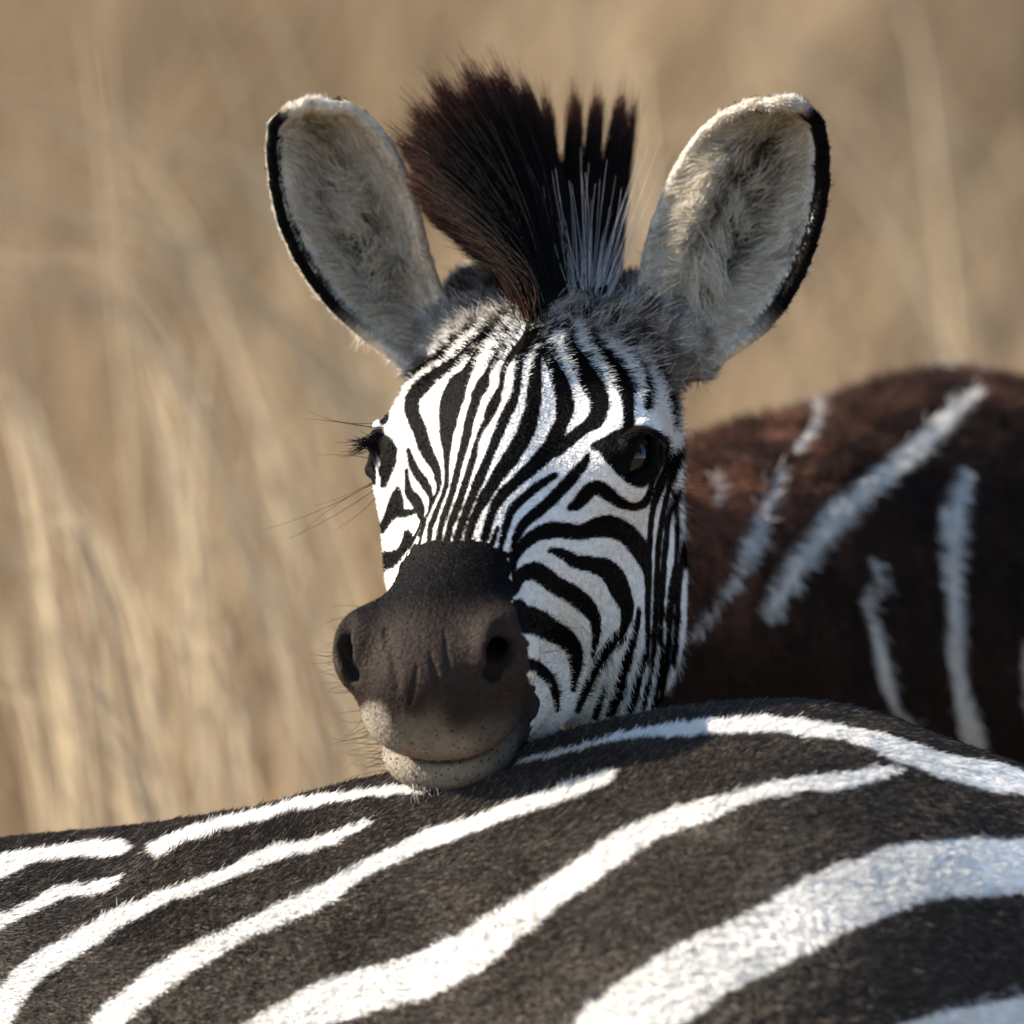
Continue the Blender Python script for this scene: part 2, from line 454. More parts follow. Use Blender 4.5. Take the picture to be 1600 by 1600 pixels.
EARS = {
 'a': dict(L=[(640, 575), (600, 545), (560, 514), (522, 480), (490, 440), (462, 395), (441, 345), (429, 290), (424, 240), (427, 195), (448, 176), (476, 164)],
           R=[(715, 545), (694, 485), (678, 440), (664, 400), (652, 350), (640, 300), (624, 260), (603, 222), (576, 190), (543, 168), (522, 168), (494, 164)],
           d0=285, dl=-10, dr=0, cup=140, curl=-1),
 'b': dict(L=[(1000, 500), (1006, 440), (1014, 395), (1025, 352), (1040, 312), (1057, 275), (1076, 240), (1100, 208), (1132, 182), (1172, 164), (1212, 162), (1234, 160)],
           R=[(1100, 580), (1142, 548), (1186, 518), (1222, 477), (1248, 432), (1267, 385), (1281, 335), (1288, 285), (1287, 235), (1279, 192), (1258, 170), (1240, 161)],
           d0=205, dl=-20, dr=10, cup=150, curl=1)}
def ear_samples(e, nt_=66, nv=44):
    L = np.array(e['L'], float); R = np.array(e['R'], float)
    ti = np.linspace(0, 1, nt_); k = np.linspace(0, 1, len(L))
    Ls = np.stack([np.interp(ti, k, L[:, i]) for i in (0, 1)], 1); Rs = np.stack([np.interp(ti, k, R[:, i]) for i in (0, 1)], 1)
    pts = []; tv = []
    for i, t in enumerate(ti):
        v = np.linspace(0, 1, nv)
        xy = Ls[i][None]*(1-v[:, None])+Rs[i][None]*v[:, None]
        prof = 0.35+0.65*math.sin(math.pi*min(1, 0.15+0.9*(1-t)))
        cup = e['cup']*(0.55*(4*v*(1-v))**0.75+0.55*np.exp(-((v-0.5)/0.2)**2)*math.exp(-((t-0.38)/0.3)**2))*prof
        turn = np.maximum(0, (0.22-(v if e['curl'] > 0 else v*0+1))/0.22)
        d = e['d0']+e['dl']*(1-v)+e['dr']*v+cup-30*t+95*turn*math.sin(math.pi*min(1, 0.1+t))
        k_ = 1+d/DC
        pts.append(np.stack([(xy[:, 0]-800)*k_, d, (800-xy[:, 1])*k_], 1)); tv.append(np.stack([np.full(nv, t), v], 1))
    return np.concatenate(pts), np.concatenate(tv)
EAR_P, EAR_TV, EAR_BOX = {}, {}, {}
for k_, e_ in EARS.items():
    EAR_P[k_], EAR_TV[k_] = ear_samples(e_)
    EAR_BOX[k_] = (EAR_P[k_].min(0)-60, EAR_P[k_].max(0)+60)
def ear_near(k, p):
    """distance to the ear sheet and index of its nearest sample (far value outside its box)"""
    lo, hi = EAR_BOX[k]; lo = lo.astype(f32); hi = hi.astype(f32)
    m = ((p > lo) & (p < hi)).all(1)
    bx = np.sqrt((np.maximum(np.maximum(lo-p, p-hi), 0)**2).sum(1))
    d = (60+bx).astype(f32); ix = np.full(len(p), -1)
    idx = np.nonzero(m)[0]
    S = EAR_P[k].astype(f32); s2 = (S*S).sum(1)
    for ch in np.array_split(idx, max(1, len(idx)//4000+1)):
        if not len(ch): continue
        q = p[ch].astype(f32)
        dd = s2[None]-2*q@S.T
        j = dd.argmin(1)
        d[ch] = np.sqrt(np.maximum(((q-S[j])**2).sum(1), 0)); ix[ch] = j
    return d, ix

GZ = -ZC/U                                  # ground level in design units
def head_sdf(p, gap=False):
    l = to_head(p); m = l.copy(); m[:, 1] = np.abs(m[:, 1])
    k = l.copy(); k[:, 1] = np.abs(k[:, 1]+24)                           # skull sits a touch off the nose line
    d = ell(k, (-150, 0, -160), (235, 186, 195))                        # skull
    d = smin(d, ell(k, (-75, 0, -85), (190, 164, 112)), 60)              # forehead
    d = smin(d, rcone(m, (-20, 0, -130), (400, 0, -112), 148, 118), 70)  # nose bridge
    d = smin(d, ell(m, (-20, 150, -85), (120, 82, 82)), 50)              # eye socket bone
    d = smin(d, ell(k, (-135, 132, -150), (130, 86, 115)), 50)           # temple
    d = smin(d, rcone(m, (-62, 172, -50), (30, 190, -46), 32, 26), 28)   # brow
    d = smin(d, ell(k, (20, 105, -225), (225, 102, 170)), 80)            # cheek
    d = smin(d, rcone(k, (-10, 80, -345), (300, 50, -300), 108, 85), 80)  # jaw
    d = smin(d, ell(m, (40, 70, -430), (190, 110, 130)), 80)             # throat
    up = ell(m, (425, 0, -100), (130, 122, 104))
    up = smin(up, ell(m, (448, 112, -60), (70, 52, 68)), 40)             # nostril wings
    up = smin(up, ell(m, (497, 0, -145), (78, 126, 66)), 40)             # upper lip
    up = smin(up, ell(m, (500, 0, -85), (62, 96, 74)), 35)
    d = smin(d, up, 60)
    lo = rcone(m, (330, 40, -250), (455, 20, -240), 76, 58)
    c2 = l.copy(); c2[:, 1] += 20
    lo = smin(lo, ell(c2, (482, 0, -238), (80, 106, 50)), 30)            # lower lip and chin
    if gap: return up-lo
    b_ = smin(d, lo, 5)
    gr_ = np.minimum(np.minimum(5.0-0.6*np.abs(up-lo), b_+17), 0.2*(m[:, 0]-395))   # line between the lips
    d = smax(b_, gr_, 4)
    # eyes: socket cut with an almond opening
    for s in (1, -1):
        e = EYE_L[s]; w = EYE_DIR[s]
        a = nrm(np.array([0.95, -0.25*s, -0.30])-w*np.dot(np.array([0.95, -0.25*s, -0.30]), w)); b = np.cross(w, a)
        q = l-(e+w*30).astype(f32)
        q = np.stack([q@a.astype(f32), q@b.astype(f32), q@w.astype(f32)], 1)
        lid = ell(q, (0, 0, -22), (70, 58, 40)); d = smin(d, lid, 22)
        d = smax(d, -ell(q, (0, 0, 12), (52, 37, 46)), 9)
        u_ = 1.0 if (b@RM.astype(float))[2] > 0 else -1.0
        d = smin(d, rcone(q, (-46, 12*u_, 10), (0, 27*u_, 22), 12, 13), 8); d = smin(d, rcone(q, (0, 27*u_, 22), (50, 14*u_, 6), 14, 11), 8)   # upper lid
        d = smin(d, rcone(q, (-46, -8*u_, 6), (8, -31*u_, 14), 9, 9), 8); d = smin(d, rcone(q, (8, -31*u_, 14), (50, -4*u_, 2), 9, 9), 8)   # lower lid
    # nostrils
    d = smax(d, -smin(rcone(m, (455, 134, 6), (478, 130, -26), 9, 17), rcone(m, (478, 130, -26), (496, 112, -52), 17, 15), 8), 22)
    d = smax(d, -rcone(m, (474, 116, -34), (370, 70, -80), 21, 12), 12)
    return d
BODY = dict(neck0=(85, 300, 10), neck1=(170, 900, -170), chest=P(1225, 960, 1350), mid=P(1480, 950, 1650), rump=P(1900, 985, 2100))
HB = from_head((130, 0, -140)).astype(f32)
def foal_sdf(p):
    d = np.sqrt(((p-HB)**2).sum(1))-540
    m = d < 130
    if m.any(): d[m] = head_sdf(p[m])
    b = BODY
    low = p[:, 2] < -250; pl = p[low]
    nk = smin(rcone(p, b['neck0'], b['neck1'], 150, 200), rcone(p, b['neck1'], b['chest'], 200, 255), 90)
    bd = rcone(p, b['chest'], b['mid'], 312, 384)
    bd = smin(bd, rcone(p, b['mid'], b['rump'], 372, 395), 120)
    nk = smin(nk, bd, 160)
    for (x, y, dd, r0, fx, fd) in ((1180, 1180, 1250, 150, 1150, 1210), (1330, 1180, 1580, 150, 1340, 1610), (1880, 1150, 1940, 200, 1960, 1900), (2040, 1150, 2300, 200, 2090, 2320)):
        a = P(x, y, dd); kx = P(fx, 1900, fd); ft = P(fx+8, 2600, fd)
        ft[2] = GZ+95; kx[2] = GZ+620
        if not len(pl): break
        g = smin(rcone(pl, a, kx, r0, 62), rcone(pl, kx, ft, 58, 38), 30)
        g = smin(g, rcone(pl, ft, (ft[0]-8, ft[1]-30, GZ+50), 44, 58), 20)
        nk[low] = smin(nk[low], g, 70)
    tl = P(2180, 860, 1640)
    nk = smin(nk, rcone(p, P(2130, 800, 2210), P(2300, 1350, 2370), 50, 34), 50)
    d = smin(d, nk, 110)
    # ear roots and ears
    d = smin(d, rcone(p, P(752, 470, 400), P(800, 560, 430), 58, 120), 40)
    d = smin(d, rcone(p, P(985, 480, 340), P(960, 560, 380), 50, 110), 40)
    for k, c, r, c2 in (('a', P(700, 525, 300), 50, P(742, 530, 260)), ('b', P(1050, 540, 215), 56, P(1000, 525, 215))):
        d = smin(d, rcone(p, c, c2, r, r+12), 50)
        e, _ = ear_near(k, p)
        d = smin(d, e-10, 26)
    return d
foal_v, foal_f, foal_n = surface_net(foal_sdf, (-450, -480, GZ-10), (1660, 2800, 720), 6.0)
hq = foal_v[foal_f].mean(1)
foal_v, foal_f, foal_n = refine(foal_v, foal_f, foal_n, (hq[:, 1] < 330) & (hq[:, 2] > -520))
print('foal', len(foal_v), len(foal_f))

# ------------------------------------------------------------------ the adult: shape
RIDGE = np.array([(-400, 1345), (-200, 1330), (0, 1314), (200, 1294), (400, 1266), (530, 1228), (600, 1214), (700, 1196), (830, 1166), (900, 1140), (1000, 1118), (1100, 1104), (1250, 1096), (1350, 1110), (1450, 1140), (1550, 1174), (1600, 1190), (1800, 1270)], float)
SPINE = [(-1000, 480, -840, 330), (0, 190, -840, 320), (700, -8, -700, 310), (1230, -150, -600, 315), (1720, -100, -900, 300)]
BARREL = [(-1000, 480, -1180, 630), (0, 190, -1200, 620), (700, -8, -1120, 630), (1230, -170, -1010, 640), (1780, -100, -1140, 540)]
def adult_sdf(p):
    d = None
    for ch, in ((SPINE,), (BARREL,)):
        pts = [((px-800)*(1+dd/DC), dd, up, r) for px, dd, up, r in ch]
        for a, b in zip(pts[:-1], pts[1:]):
            c = rcone(p, a[:3], b[:3], a[3], b[3]); d = c if d is None else smin(d, c, 240)
    d = smin(d, ell(p, (560, -560, -1420), (560, 330, 430)), 260)          # folded haunch
    d = smin(d, rcone(p, (820, -780, -1640), (120, -900, -1790), 190, 120), 120)   # hind leg tucked along the ground
    d = smin(d, rcone(p, (120, -900, -1800), (420, -1120, -1860), 85, 60), 50)
    d = smin(d, rcone(p, (-1750, -60, -1500), (-2350, -300, -1790), 210, 105), 120)  # fore leg tucked
    d = smin(d, rcone(p, (-2350, -300, -1800), (-1900, -420, -1860), 85, 60), 50)
    d = smin(d, rcone(p, (-1850, 480, -980), (-2550, 760, 60), 470, 240), 220)      # neck
    d = smin(d, rcone(p, (-2560, 760, 120), (-3250, 700, -380), 250, 130), 100)     # head
    d = smin(d, ell(p, (-3230, 700, -400), (170, 130, 140)), 60)
    for s in (-1, 1):
        d = smin(d, rcone(p, (-2480, 760+s*110, 300), (-2420, 760+s*190, 620), 60, 25), 40)
    d = smin(d, rcone(p, (1380, -120, -860), (1500, 60, -1750), 70, 45), 80)        # tail
    return d
adult_v, adult_f, adult_n = surface_net(adult_sdf, (-3480, -1350, GZ-20), (1680, 1300, 720), 20.0)
# settle the back line to the height it has
px_, py_ = to_photo(adult_v)
cx_ = np.arange(-420, 1830, 10.0); top_ = []
for c in cx_:
    m = np.abs(px_-c) < 14; top_.append(py_[m].min())
delta = np.convolve(np.pad(np.array(top_)-np.interp(cx_, RIDGE[:, 0], RIDGE[:, 1]), 4, mode='edge'), np.ones(9)/9, 'valid')
fade = sstep(-420, -200, cx_)*(1-sstep(1700, 1820, cx_))
dz = np.interp(px_, cx_, delta*fade, left=0, right=0)
adult_v[:, 2] += dz*sstep(-1500, -700, adult_v[:, 2])
print('adult', len(adult_v), len(adult_f), 'ridge shift', delta.min(), delta.max())

# ------------------------------------------------------------------ coats: stripe courses, (x, y, half width) on the face and flank
FACE = [
 [(599.6,656,7),(601,644,7.5),(607,630,7.5),(617,618,7),(629,600,7.5),(650,581,7),(672,567,6.5),(696,554,5)],
 [(716,562,5),(700,574,8),(680,587,9),(661,603,11),(646,620,11),(643,638,11.5),(648,655,11.5),(655,670,11),(661,690,10),(669,710,9.5),(680,730,7),(685,750,5),(685,762,3),(679,780,2),(670,800,1.7),(662,822,1.7),(655,850,1.7)],
 [(742,556,4),(733,576,7),(724,590,10),(716,600,14),(708,620,17),(702,640,16),(700,660,13.5),(698,680,10),(698,700,6.6),(698,720,4.5),(698,740,3.6),(697,760,3.4),(690,780,3.6),(682,800,4),(674,820,4),(670,845,4)],
 [(760,585,4),(755,600,9),(746,615,8),(742,630,7.5),(739,640,7.5),(733,660,7),(729,680,6.5),(724,700,6),(719,720,5.5),(714,740,5.3),(709,760,5),(703,780,5),(696,800,5),(690,820,4.8),(684,848,4.5)],
 [(782,606,4),(778,616,6),(772,630,8),(765,645,7.5),(760,658,5.5),(752,672,4),(746,688,3),(742,702,4.5),(738,720,5),(732,740,5.5),(725,762,5.5),(719,780,5.8),(712,800,5.5),(704,820,5.5),(698,848,5)],
 [(811,555,4),(810,572,6),(808,600,6),(804,620,7),(798,634,8),(791,648,8),(784,666,7.5),(776,684,7),(770,698,6.8),(764,714,6.5),(758,728,7),(751,744,7.5),(743,763,7),(735,782,6.5),(728,802,6),(720,822,6),(712,850,6)],
 [(836,540,4),(838,560,7),(837,580,9),(836,600,11),(834,620,12),(832,640,12),(826,660,13.5),(819,680,13),(808,700,13),(795,720,12.5),(780,740,10.5),(768,760,9),(755,780,9),(745,800,7),(737,820,6.5),(730,846,6)],
 [(850,545,5),(858,560,7),(868,580,10),(875,600,13),(881,620,14),(883,640,13.5),(878,660,11),(868,682,12),(858,702,13),(842,720,12),(822,739,10),(801,758,9),(782,777,8.5),(771,796,7),(764,816,6.5),(757,842,6)],
 [(882,532,6),(892,547,10),(904,565,13),(912,580,14),(924,600,16),(935,620,15),(936,640,14),(930,656,13),(915,668,9),(902,678,9),(888,690,9),(874,702,9),(862,710,8)],
 [(920,530,6),(930,545,8),(945,560,10),(960,580,12),(973,600,13),(980,620,10),(982,640,8.5),(983,664,9)],
 [(985,545,4),(995,570,5),(1003,590,5),(1008,610,5.5),(1011,636,4)],
 [(1015,540,4),(1028,570,5),(1037,600,5),(1045,630,5),(1050,662,3)],
 [(1042,545,4),(1053,580,5),(1061,620,5),(1068,660,4)],
 [(716,562,6),(740,538,6),(775,508,6),(800,490,5)],[(690,556,5),(715,532,6),(750,505,6)],[(742,556,4),(765,530,5),(790,505,5)],[(760,585,4),(775,560,5),(800,520,5),(815,500,4)],[(782,606,4),(790,570,4),(818,530,5),(830,500,4)],[(811,555,4),(835,520,5),(845,495,4)],[(836,540,4),(852,520,5),(862,495,4)],[(882,532,7),(878,505,7),(880,485,6)],[(920,530,7),(908,500,7),(905,480,6)],[(985,548,5),(962,515,7),(940,488,6)],[(1015,540,4),(995,515,5)],
 # round the eye
 [(926,699,4),(935,697,8),(950,695,12),(975,690,21),(1000,693,27),(1018,700,26),(1026,715,17)],
 [(938,700,6),(960,715,14),(982,733,18),(998,748,13),(1004,752,9)],
 [(890,794,4),(902,788,9),(914,774,11),(924,764,11),(937,764,11),(952,773,10.5),(968,785,8),(982,791,6.5),(996,792,6),(1009,783,5.5),(1016,764,4),(1022,745,3),(1030,728,3),(1037,714,3)],
 [(918,712,4),(914,722,6),(896,744,9),(874,768,9.5),(852,790,9),(832,806,8.5),(816,822,7.5),(806,840,6),(802,856,4.5),(800,874,5),(796,892,3)],
 [(868,743,4),(860,747,5.5),(850,753,6),(830,768,6.5),(810,786,7),(798,800,6.5),(792,818,6),(787,836,5),(783,852,4),(780,868,3)],
 [(777,826,2.5),(772,840,3.5),(767,858,4)],
 # far cheek
 [(638,704,3),(643,720,5),(651,738,7),(661,752,7),(669,766,6),(673,780,3),(671,796,2),(663,815,1.7),(655,838,1.7)],
 [(635,735,2),(637,755,4),(640,770,7),(648,780,9),(655,793,8),(658,806,5),(661,815,2)],
 [(622,764,3),(620,776,8),(619,790,12),(612,802,10),(604,815,7),(596,828,6)],
 [(620,800,8),(635,802,6),(646,800,4)],
 [(637,834,6),(637,842,7),(630,856,7),(622,866,8),(610,874,13),(598,878,14),(588,880,14)],
 [(660,812,1.5),(653,830,1.5),(645,846,2),(639,858,2)],
 [(590,690,14),(602,700,16),(606,718,13),(602,738,10)],
 [(618,702,4),(611,722,7),(603,744,7),(599,758,5)],
 # near cheek
 [(802,905,2),(803,888,3),(808,868,5),(818,852,8),(834,838,10),(850,831,12),(866,828,12.5),(886,830,12),(908,832,12),(925,826,13),(938,823,16),(952,823,17),(968,828,16),(984,838,15.5),(998,856,15),(1008,876,11),(1012,896,6),(1013,925,4.5),(1012,960,4),(1012,1000,3.5),(1009,1030,3)],
 [(1066,686,6),(1058,700,6),(1046,725,6),(1034,750,7),(1025,775,6),(1019,800,4.5),(1016,830,4),(1014,862,4)],
 [(1060,712,2),(1050,740,3),(1043,770,3.5),(1038,795,4),(1033,820,4),(1029,850,4),(1027,900,4.5),(1025,950,4.5),(1022,990,3.5),(1020,1020,3)],
 [(1060,755,3),(1050,790,4),(1044,810,4),(1040,850,4),(1036,900,4),(1034,940,4),(1031,1000,3.5)],
 [(1070,790,4),(1068,850,4),(1061,900,5),(1050,940,5)],
 [(1052,760,2),(1058,830,3),(1056,880,3),(1048,920,3),(1042,970,3)],
 [(1072,700,4),(1076,760,4),(1078,850,5)],
 [(1036,1000,3),(1030,1050,4),(1022,1110,4)],[(1050,930,3),(1046,980,4),(1040,1040,4),(1034,1100,4)],[(1062,900,3),(1058,960,4),(1052,1030,4)],[(945,1060,2),(938,1090,4),(930,1120,5)],
 [(858,861,2.5),(868,861,5.5),(884,868,9),(900,878,10.5),(916,880,11.5),(932,884,13.5),(948,890,15),(960,902,16.5),(970,924,15),(979,945,11),(979,966,8),(973,984,6.5),(960,998,7.5),(946,1018,8),(934,1036,7),(922,1060,7),(912,1084,6),(902,1110,5)],
 [(803,928,4),(810,906,9),(822,895,12),(838,893,14),(852,902,14),(868,914,14),(888,925,14.5),(906,938,14),(922,954,12),(930,970,8.5),(931,990,6.5),(928,1010,4),(925,1024,2)],
 [(810,945,9),(815,965,20),(830,970,21),(842,974,20),(858,984,18),(874,992,16),(888,1002,14.5),(896,1014,13),(899,1030,11.5),(899,1045,8.5),(897,1060,5),(895,1078,3)],
 [(824,1036,8),(838,1042,9),(848,1050,9),(857,1060,8),(864,1072,7),(868,1088,5),(870,1110,3)],
 [(998,950,2),(996,970,4),(990,996,5),(982,1020,6.5),(974,1046,7.5),(968,1070,8),(962,1092,8),(953,1115,7)],
 [(1010,1000,2),(1004,1030,4.5),(996,1060,6),(990,1086,6),(982,1112,5)],
 [(1022,1015,2.5),(1014,1060,3.5),(1005,1100,3.5)],
]
NOSE = [(648,852),(675,842),(705,846),(740,841),(780,856),(795,862),(800,905),(801,945),(812,975),(824,1005),(829,1040),(824,1052),(836,1078),(844,1105),(832,1130),(823,1165),(840,1300),(470,1300),(470,950),(545,925),(594,912)]
BODYW = [
 [(1524,612,8),(1505,630,12),(1469,665,16),(1425,700,17),(1372,739,16),(1320,787,19),(1276,835,20),(1241,879,20),(1215,919,20),(1192,952,13)],
 [(1222,722,6),(1206,765,9),(1184,814,13),(1162,853,14),(1140,892,9),(1115,930,6),(1096,955,7)],
 [(1086,975,9),(1096,950,4)],
 [(1504,742,14),(1488,788,20),(1482,866,18),(1486,954,15),(1490,1019,13),(1504,1085,16),(1516,1150,18),(1520,1200,18)],
 [(1362,876,7),(1370,905,9),(1350,940,10),(1364,984,9),(1377,1037,13),(1390,1085,9),(1420,1128,8)],
 [(1602,1000,6),(1604,1100,9)],
 [(1280,643,6),(1259,678,6),(1237,709,4)], [(1120,756,5),(1107,788,4)],
]
FLANKW = [
 [(-320,1420,20),(-160,1395,20),(-60,1372,18),(0,1355,17),(40,1343,11),(90,1336,11),(140,1329,13),(170,1328,12),(188,1330,5)],
 [(222,1328,5),(236,1331,11),(262,1320,11),(300,1306,10),(350,1294,9),(400,1281,9),(450,1267,9),(500,1256,8),(560,1246,7),(610,1240,7),(655,1237,5)],
 [(-300,1560,14),(-160,1500,12),(-40,1450,9),(0,1436,9),(40,1418,9),(75,1402,12),(90,1396,10),(130,1393,9),(160,1383,7),(178,1373,3)],
 [(566,1290,3),(540,1300,7),(500,1318,9),(450,1333,10),(415,1341,13),(360,1364,11),(310,1384,11),(250,1405,13),(200,1430,14),(150,1455,15),(100,1485,17),(60,1508,19),(25,1535,20),(0,1570,20),(-25,1630,20),(-50,1720,24),(-80,1895,26)],
 [(952,1212,4),(935,1222,10),(900,1236,12),(850,1254,12),(800,1268,12),(750,1284,12),(700,1301,13),(650,1319,13),(600,1341,14),(550,1368,14),(500,1396,15),(450,1420,16),(400,1443,16),(350,1465,17),(300,1492,19),(250,1526,20),(200,1562,21),(160,1600,22),(110,1690,24),(60,1895,28)],
 [(1392,1204,4),(1375,1206,8),(1345,1210,12),(1300,1222,13),(1250,1227,12),(1200,1234,12),(1150,1247,12),(1100,1264,16),(1050,1279,17),(1000,1301,19),(950,1330,20),(900,1367,21),(850,1402,22),(800,1434,28),(750,1470,32),(700,1498,33),(650,1522,34),(600,1538,33),(550,1554,33),(500,1568,33),(450,1592,34),(380,1640,34),(310,1740,34),(250,1895,36)],
 [(805,1196,3),(850,1185,4),(900,1172,5),(950,1161,6),(1000,1152,7),(1040,1149,11),(1100,1140,11),(1150,1138,11),(1200,1136,11),(1250,1139,11),(1300,1145,12),(1350,1157,15),(1400,1174,18),(1450,1190,19),(1500,1203,20),(1550,1213,20),(1610,1226,19),(1760,1280,22)],
 [(1900,1420,50),(1700,1350,42),(1600,1350,42),(1500,1354,45),(1450,1357,46),(1400,1367,48),(1350,1386,49),(1300,1402,50),(1250,1427,52),(1200,1455,50),(1150,1480,49),(1100,1504,50),(1050,1536,54),(1000,1572,56),(950,1612,58),(880,1690,60),(800,1800,60),(740,1900,60)],
 [(1060,1900,44),(1130,1780,40),(1250,1680,34),(1400,1628,30),(1500,1601,32),(1620,1585,35),(1800,1590,40)],
]
GROOVES = [[(602,985,3),(612,1025,8),(618,1055,9),(621,1080,3)], [(672,1020,1),(680,1055,4),(688,1090,1)], [(652,1040,1),(646,1075,3),(640,1100,1)], [(694,985,1),(700,1040,3),(702,1056,1)]]
FR, BR, FW, GR = raster(FACE), raster(BODYW), raster(FLANKW), raster(GROOVES)

WHITE = np.array([0.74, 0.725, 0.695]); BLACK = np.array([0.0035, 0.003, 0.0028])
BROWN = np.array([0.16, 0.078, 0.052]); DKBROWN = np.array([0.024, 0.017, 0.015])
def mixc(a, b, t): return a*(1-t[:, None])+b*t[:, None]

def foal_regions(q, nor):
    l = to_head(q.astype(f32)).astype(float)
    e = {}
    ear = np.zeros(len(q), int); tv = np.zeros((len(q), 2))
    for i, k in ((1, 'a'), (2, 'b')):
        d, ix = ear_near(k, q)
        t = np.where(ix >= 0, EAR_TV[k][np.maximum(ix, 0), 0], 0)
        m = (d < 22) & (ix >= 0) & (t > 0.03)
        ear[m] = i; tv[m] = EAR_TV[k][ix[m]]
    x, y = to_photo(q)
    body = sstep(260, 330, q[:, 1]+0.35*np.maximum(-q[:, 2]-100, 0)-0.5*np.maximum(q[:, 2]-120, 0)) * (ear == 0)
    body = np.maximum(body, (q[:, 2] < -420)*1.0*(q[:, 1] > 120))
    nose = in_poly(NOSE, x+9*(vnoise(q, 8, 3)-0.5), y+9*(vnoise(q, 8, 33)-0.5)) & (l[:, 0] > 215) & (q[:, 1] < -35)
    nose |= (l[:, 0] > 330+0.3*np.abs(l[:, 1])) & (nor[:, 1] > -0.05) & (ear == 0) & (body < 0.5)
    return l, ear, tv, body, nose, x, y
def foal_coat(q, nor, fine=True):
    """coat colour, plus masks used for the fur"""
    l, ear, tv, body, nose, x, y = foal_regions(q, nor)
    n = len(q)
    vis = -nor[:, 1] > -0.06
    # where the far side faces away, the near side's course mirrored across the face
    lm = l.copy(); lm[:, 1] = np.abs(lm[:, 1])
    xm, ym = to_photo(from_head(lm))
    far = (~vis) & (l[:, 1] < 0)
    sx = np.where(far, xm, x); sy = np.where(far, ym, y)
    wob = 2.2*(vnoise(q, 11, 21)-0.5) if fine else 0
    s = sample(FR, sx, sy)+wob+1.0
    back = np.sin((q[:, 1]*0.9+q[:, 2]*0.25+18*vnoise(q, 60, 4))/17.0)*6
    s = np.where((~vis) & ~far, back, s)
    k = sstep(-1.2, 1.2, s)
    c = mixc(WHITE[None]*np.ones((n, 1)), BLACK[None]*np.ones((n, 1)), k)
    cream = sstep(120, 260, l[:, 0])*0.5+0.35*vnoise(q, 50, 77)
    c = c*(1-cream[:, None]*np.array([[0.06, 0.14, 0.24]]))
    # crown of the head: mottled grey-brown
    cr = sstep(-160, -250, l[:, 0])*(ear == 0)*(1-body)
    mott = 0.5+0.30*np.sin(l[:, 1]/7.5+7*vnoise(q, 55, 35)+2.0*vnoise(q, 14, 36))+0.5*(vnoise(q, 10, 31)-0.5)
    mc = mixc(np.array([[0.022, 0.017, 0.015]])*np.ones((n, 1)), np.array([[0.30, 0.262, 0.225]])*np.ones((n, 1)), sstep(0.46, 0.74, mott))
    c = mixc(c, mc, cr*0.9)
    rootw = np.maximum(sstep(1030, 1065, x), sstep(720, 680, x)*sstep(600, 540, y))*cr*sstep(640, 590, y)
    c = mixc(c, np.array([[0.46, 0.435, 0.40]])*(0.5+0.7*mott[:, None]), rootw*0.7)
    for s_ in (1, -1):                                            # bare dark skin round the eyes
        de = np.linalg.norm(q-from_head(EYE_L[s_]+EYE_DIR[s_]*30), axis=1)
        c = mixc(c, BLACK[None]*np.ones((n, 1)), sstep(56, 46, de))
    # muzzle
    up = sstep(925, 1000, y+0.12*(x-680))
    top = np.array([0.0045, 0.004, 0.004]); mid = np.array([0.034, 0.0255, 0.021]); lip = np.array([0.235, 0.205, 0.165])
    nz = vnoise(q, 40, 41)
    mzc = mixc(top[None]*np.ones((n, 1)), mid[None]*np.ones((n, 1)), up*(0.65+0.5*nz).clip(0, 1))
    lipm = sstep(1100, 1195, y+40*(nz-0.5)-0.10*np.maximum(x-720, 0)-0.10*np.maximum(640-x, 0)*0)
    lipm = np.maximum(lipm, sstep(0.0, 1.0, (1-np.hypot((x-583)/36, (y-1140)/52))*2.5))
    lipm = lipm*(1-sstep(720, 840, x+0.25*(y-1150))*0.8)
    mzc = mixc(mzc, lip[None]*np.ones((n, 1)), lipm)
    inn = sstep(16, 4, np.abs(np.minimum(np.hypot(l[:, 0]-440, 0), 999)))*0
    pink = sstep(-1.5, 1.5, sample(PK, x, y)+2*(vnoise(q, 6, 9)-0.5))*vis
    mzc = mixc(mzc, np.array([[0.27, 0.15, 0.115]])*np.ones((n, 1)), pink*0.7)
    gp = np.full(n, 99.0); gm = nose & (l[:, 0] > 380)
    if gm.any(): gp[gm] = np.abs(head_sdf(q[gm].astype(f32), True))
    mzc = mixc(mzc, np.array([[0.012, 0.009, 0.008]])*np.ones((n, 1)), sstep(15, 6, gp))       # dark line of the lips
    c = np.where(nose[:, None], mzc, c)
    # ears
    inner = -nor[:, 1] > 0.05
    t, v = tv[:, 0], tv[:, 1]
    outer_edge = np.where(ear == 1, v, 1-v)                     # 0 at the outward rim
    em = vnoise(q, 45, 51)*0.6+vnoise(q, 17, 52)*0.4
    rim = np.where(ear == 1, sstep(0.035+0.02*em, 0.02+0.02*em, outer_edge)*sstep(0.25, 0.5, -nor[:, 1]), sstep(0.035, 0.022, outer_edge))*sstep(0.10, 0.28, t)*sstep(0.95, 0.86, t)
    deep = np.exp(-((v-np.where(ear == 1, 0.45, 0.48))/0.22)**2)*np.exp(-((t-0.48)/0.34)**2)*np.where(ear == 1, 0.85, 1.15)  # dark inner skin, deepened to paint shade into the ear hollow
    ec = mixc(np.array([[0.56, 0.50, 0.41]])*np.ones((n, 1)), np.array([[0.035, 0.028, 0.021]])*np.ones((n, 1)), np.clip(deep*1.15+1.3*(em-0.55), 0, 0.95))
    ec = mixc(ec, BLACK[None]*np.ones((n, 1)), rim)
    eb = mixc(WHITE[None]*np.ones((n, 1))*0.92, BLACK[None]*np.ones((n, 1)), sstep(0.62, 0.68, t)*sstep(0.93, 0.88, t))
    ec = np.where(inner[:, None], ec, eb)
    c = np.where((ear > 0)[:, None], ec, c)
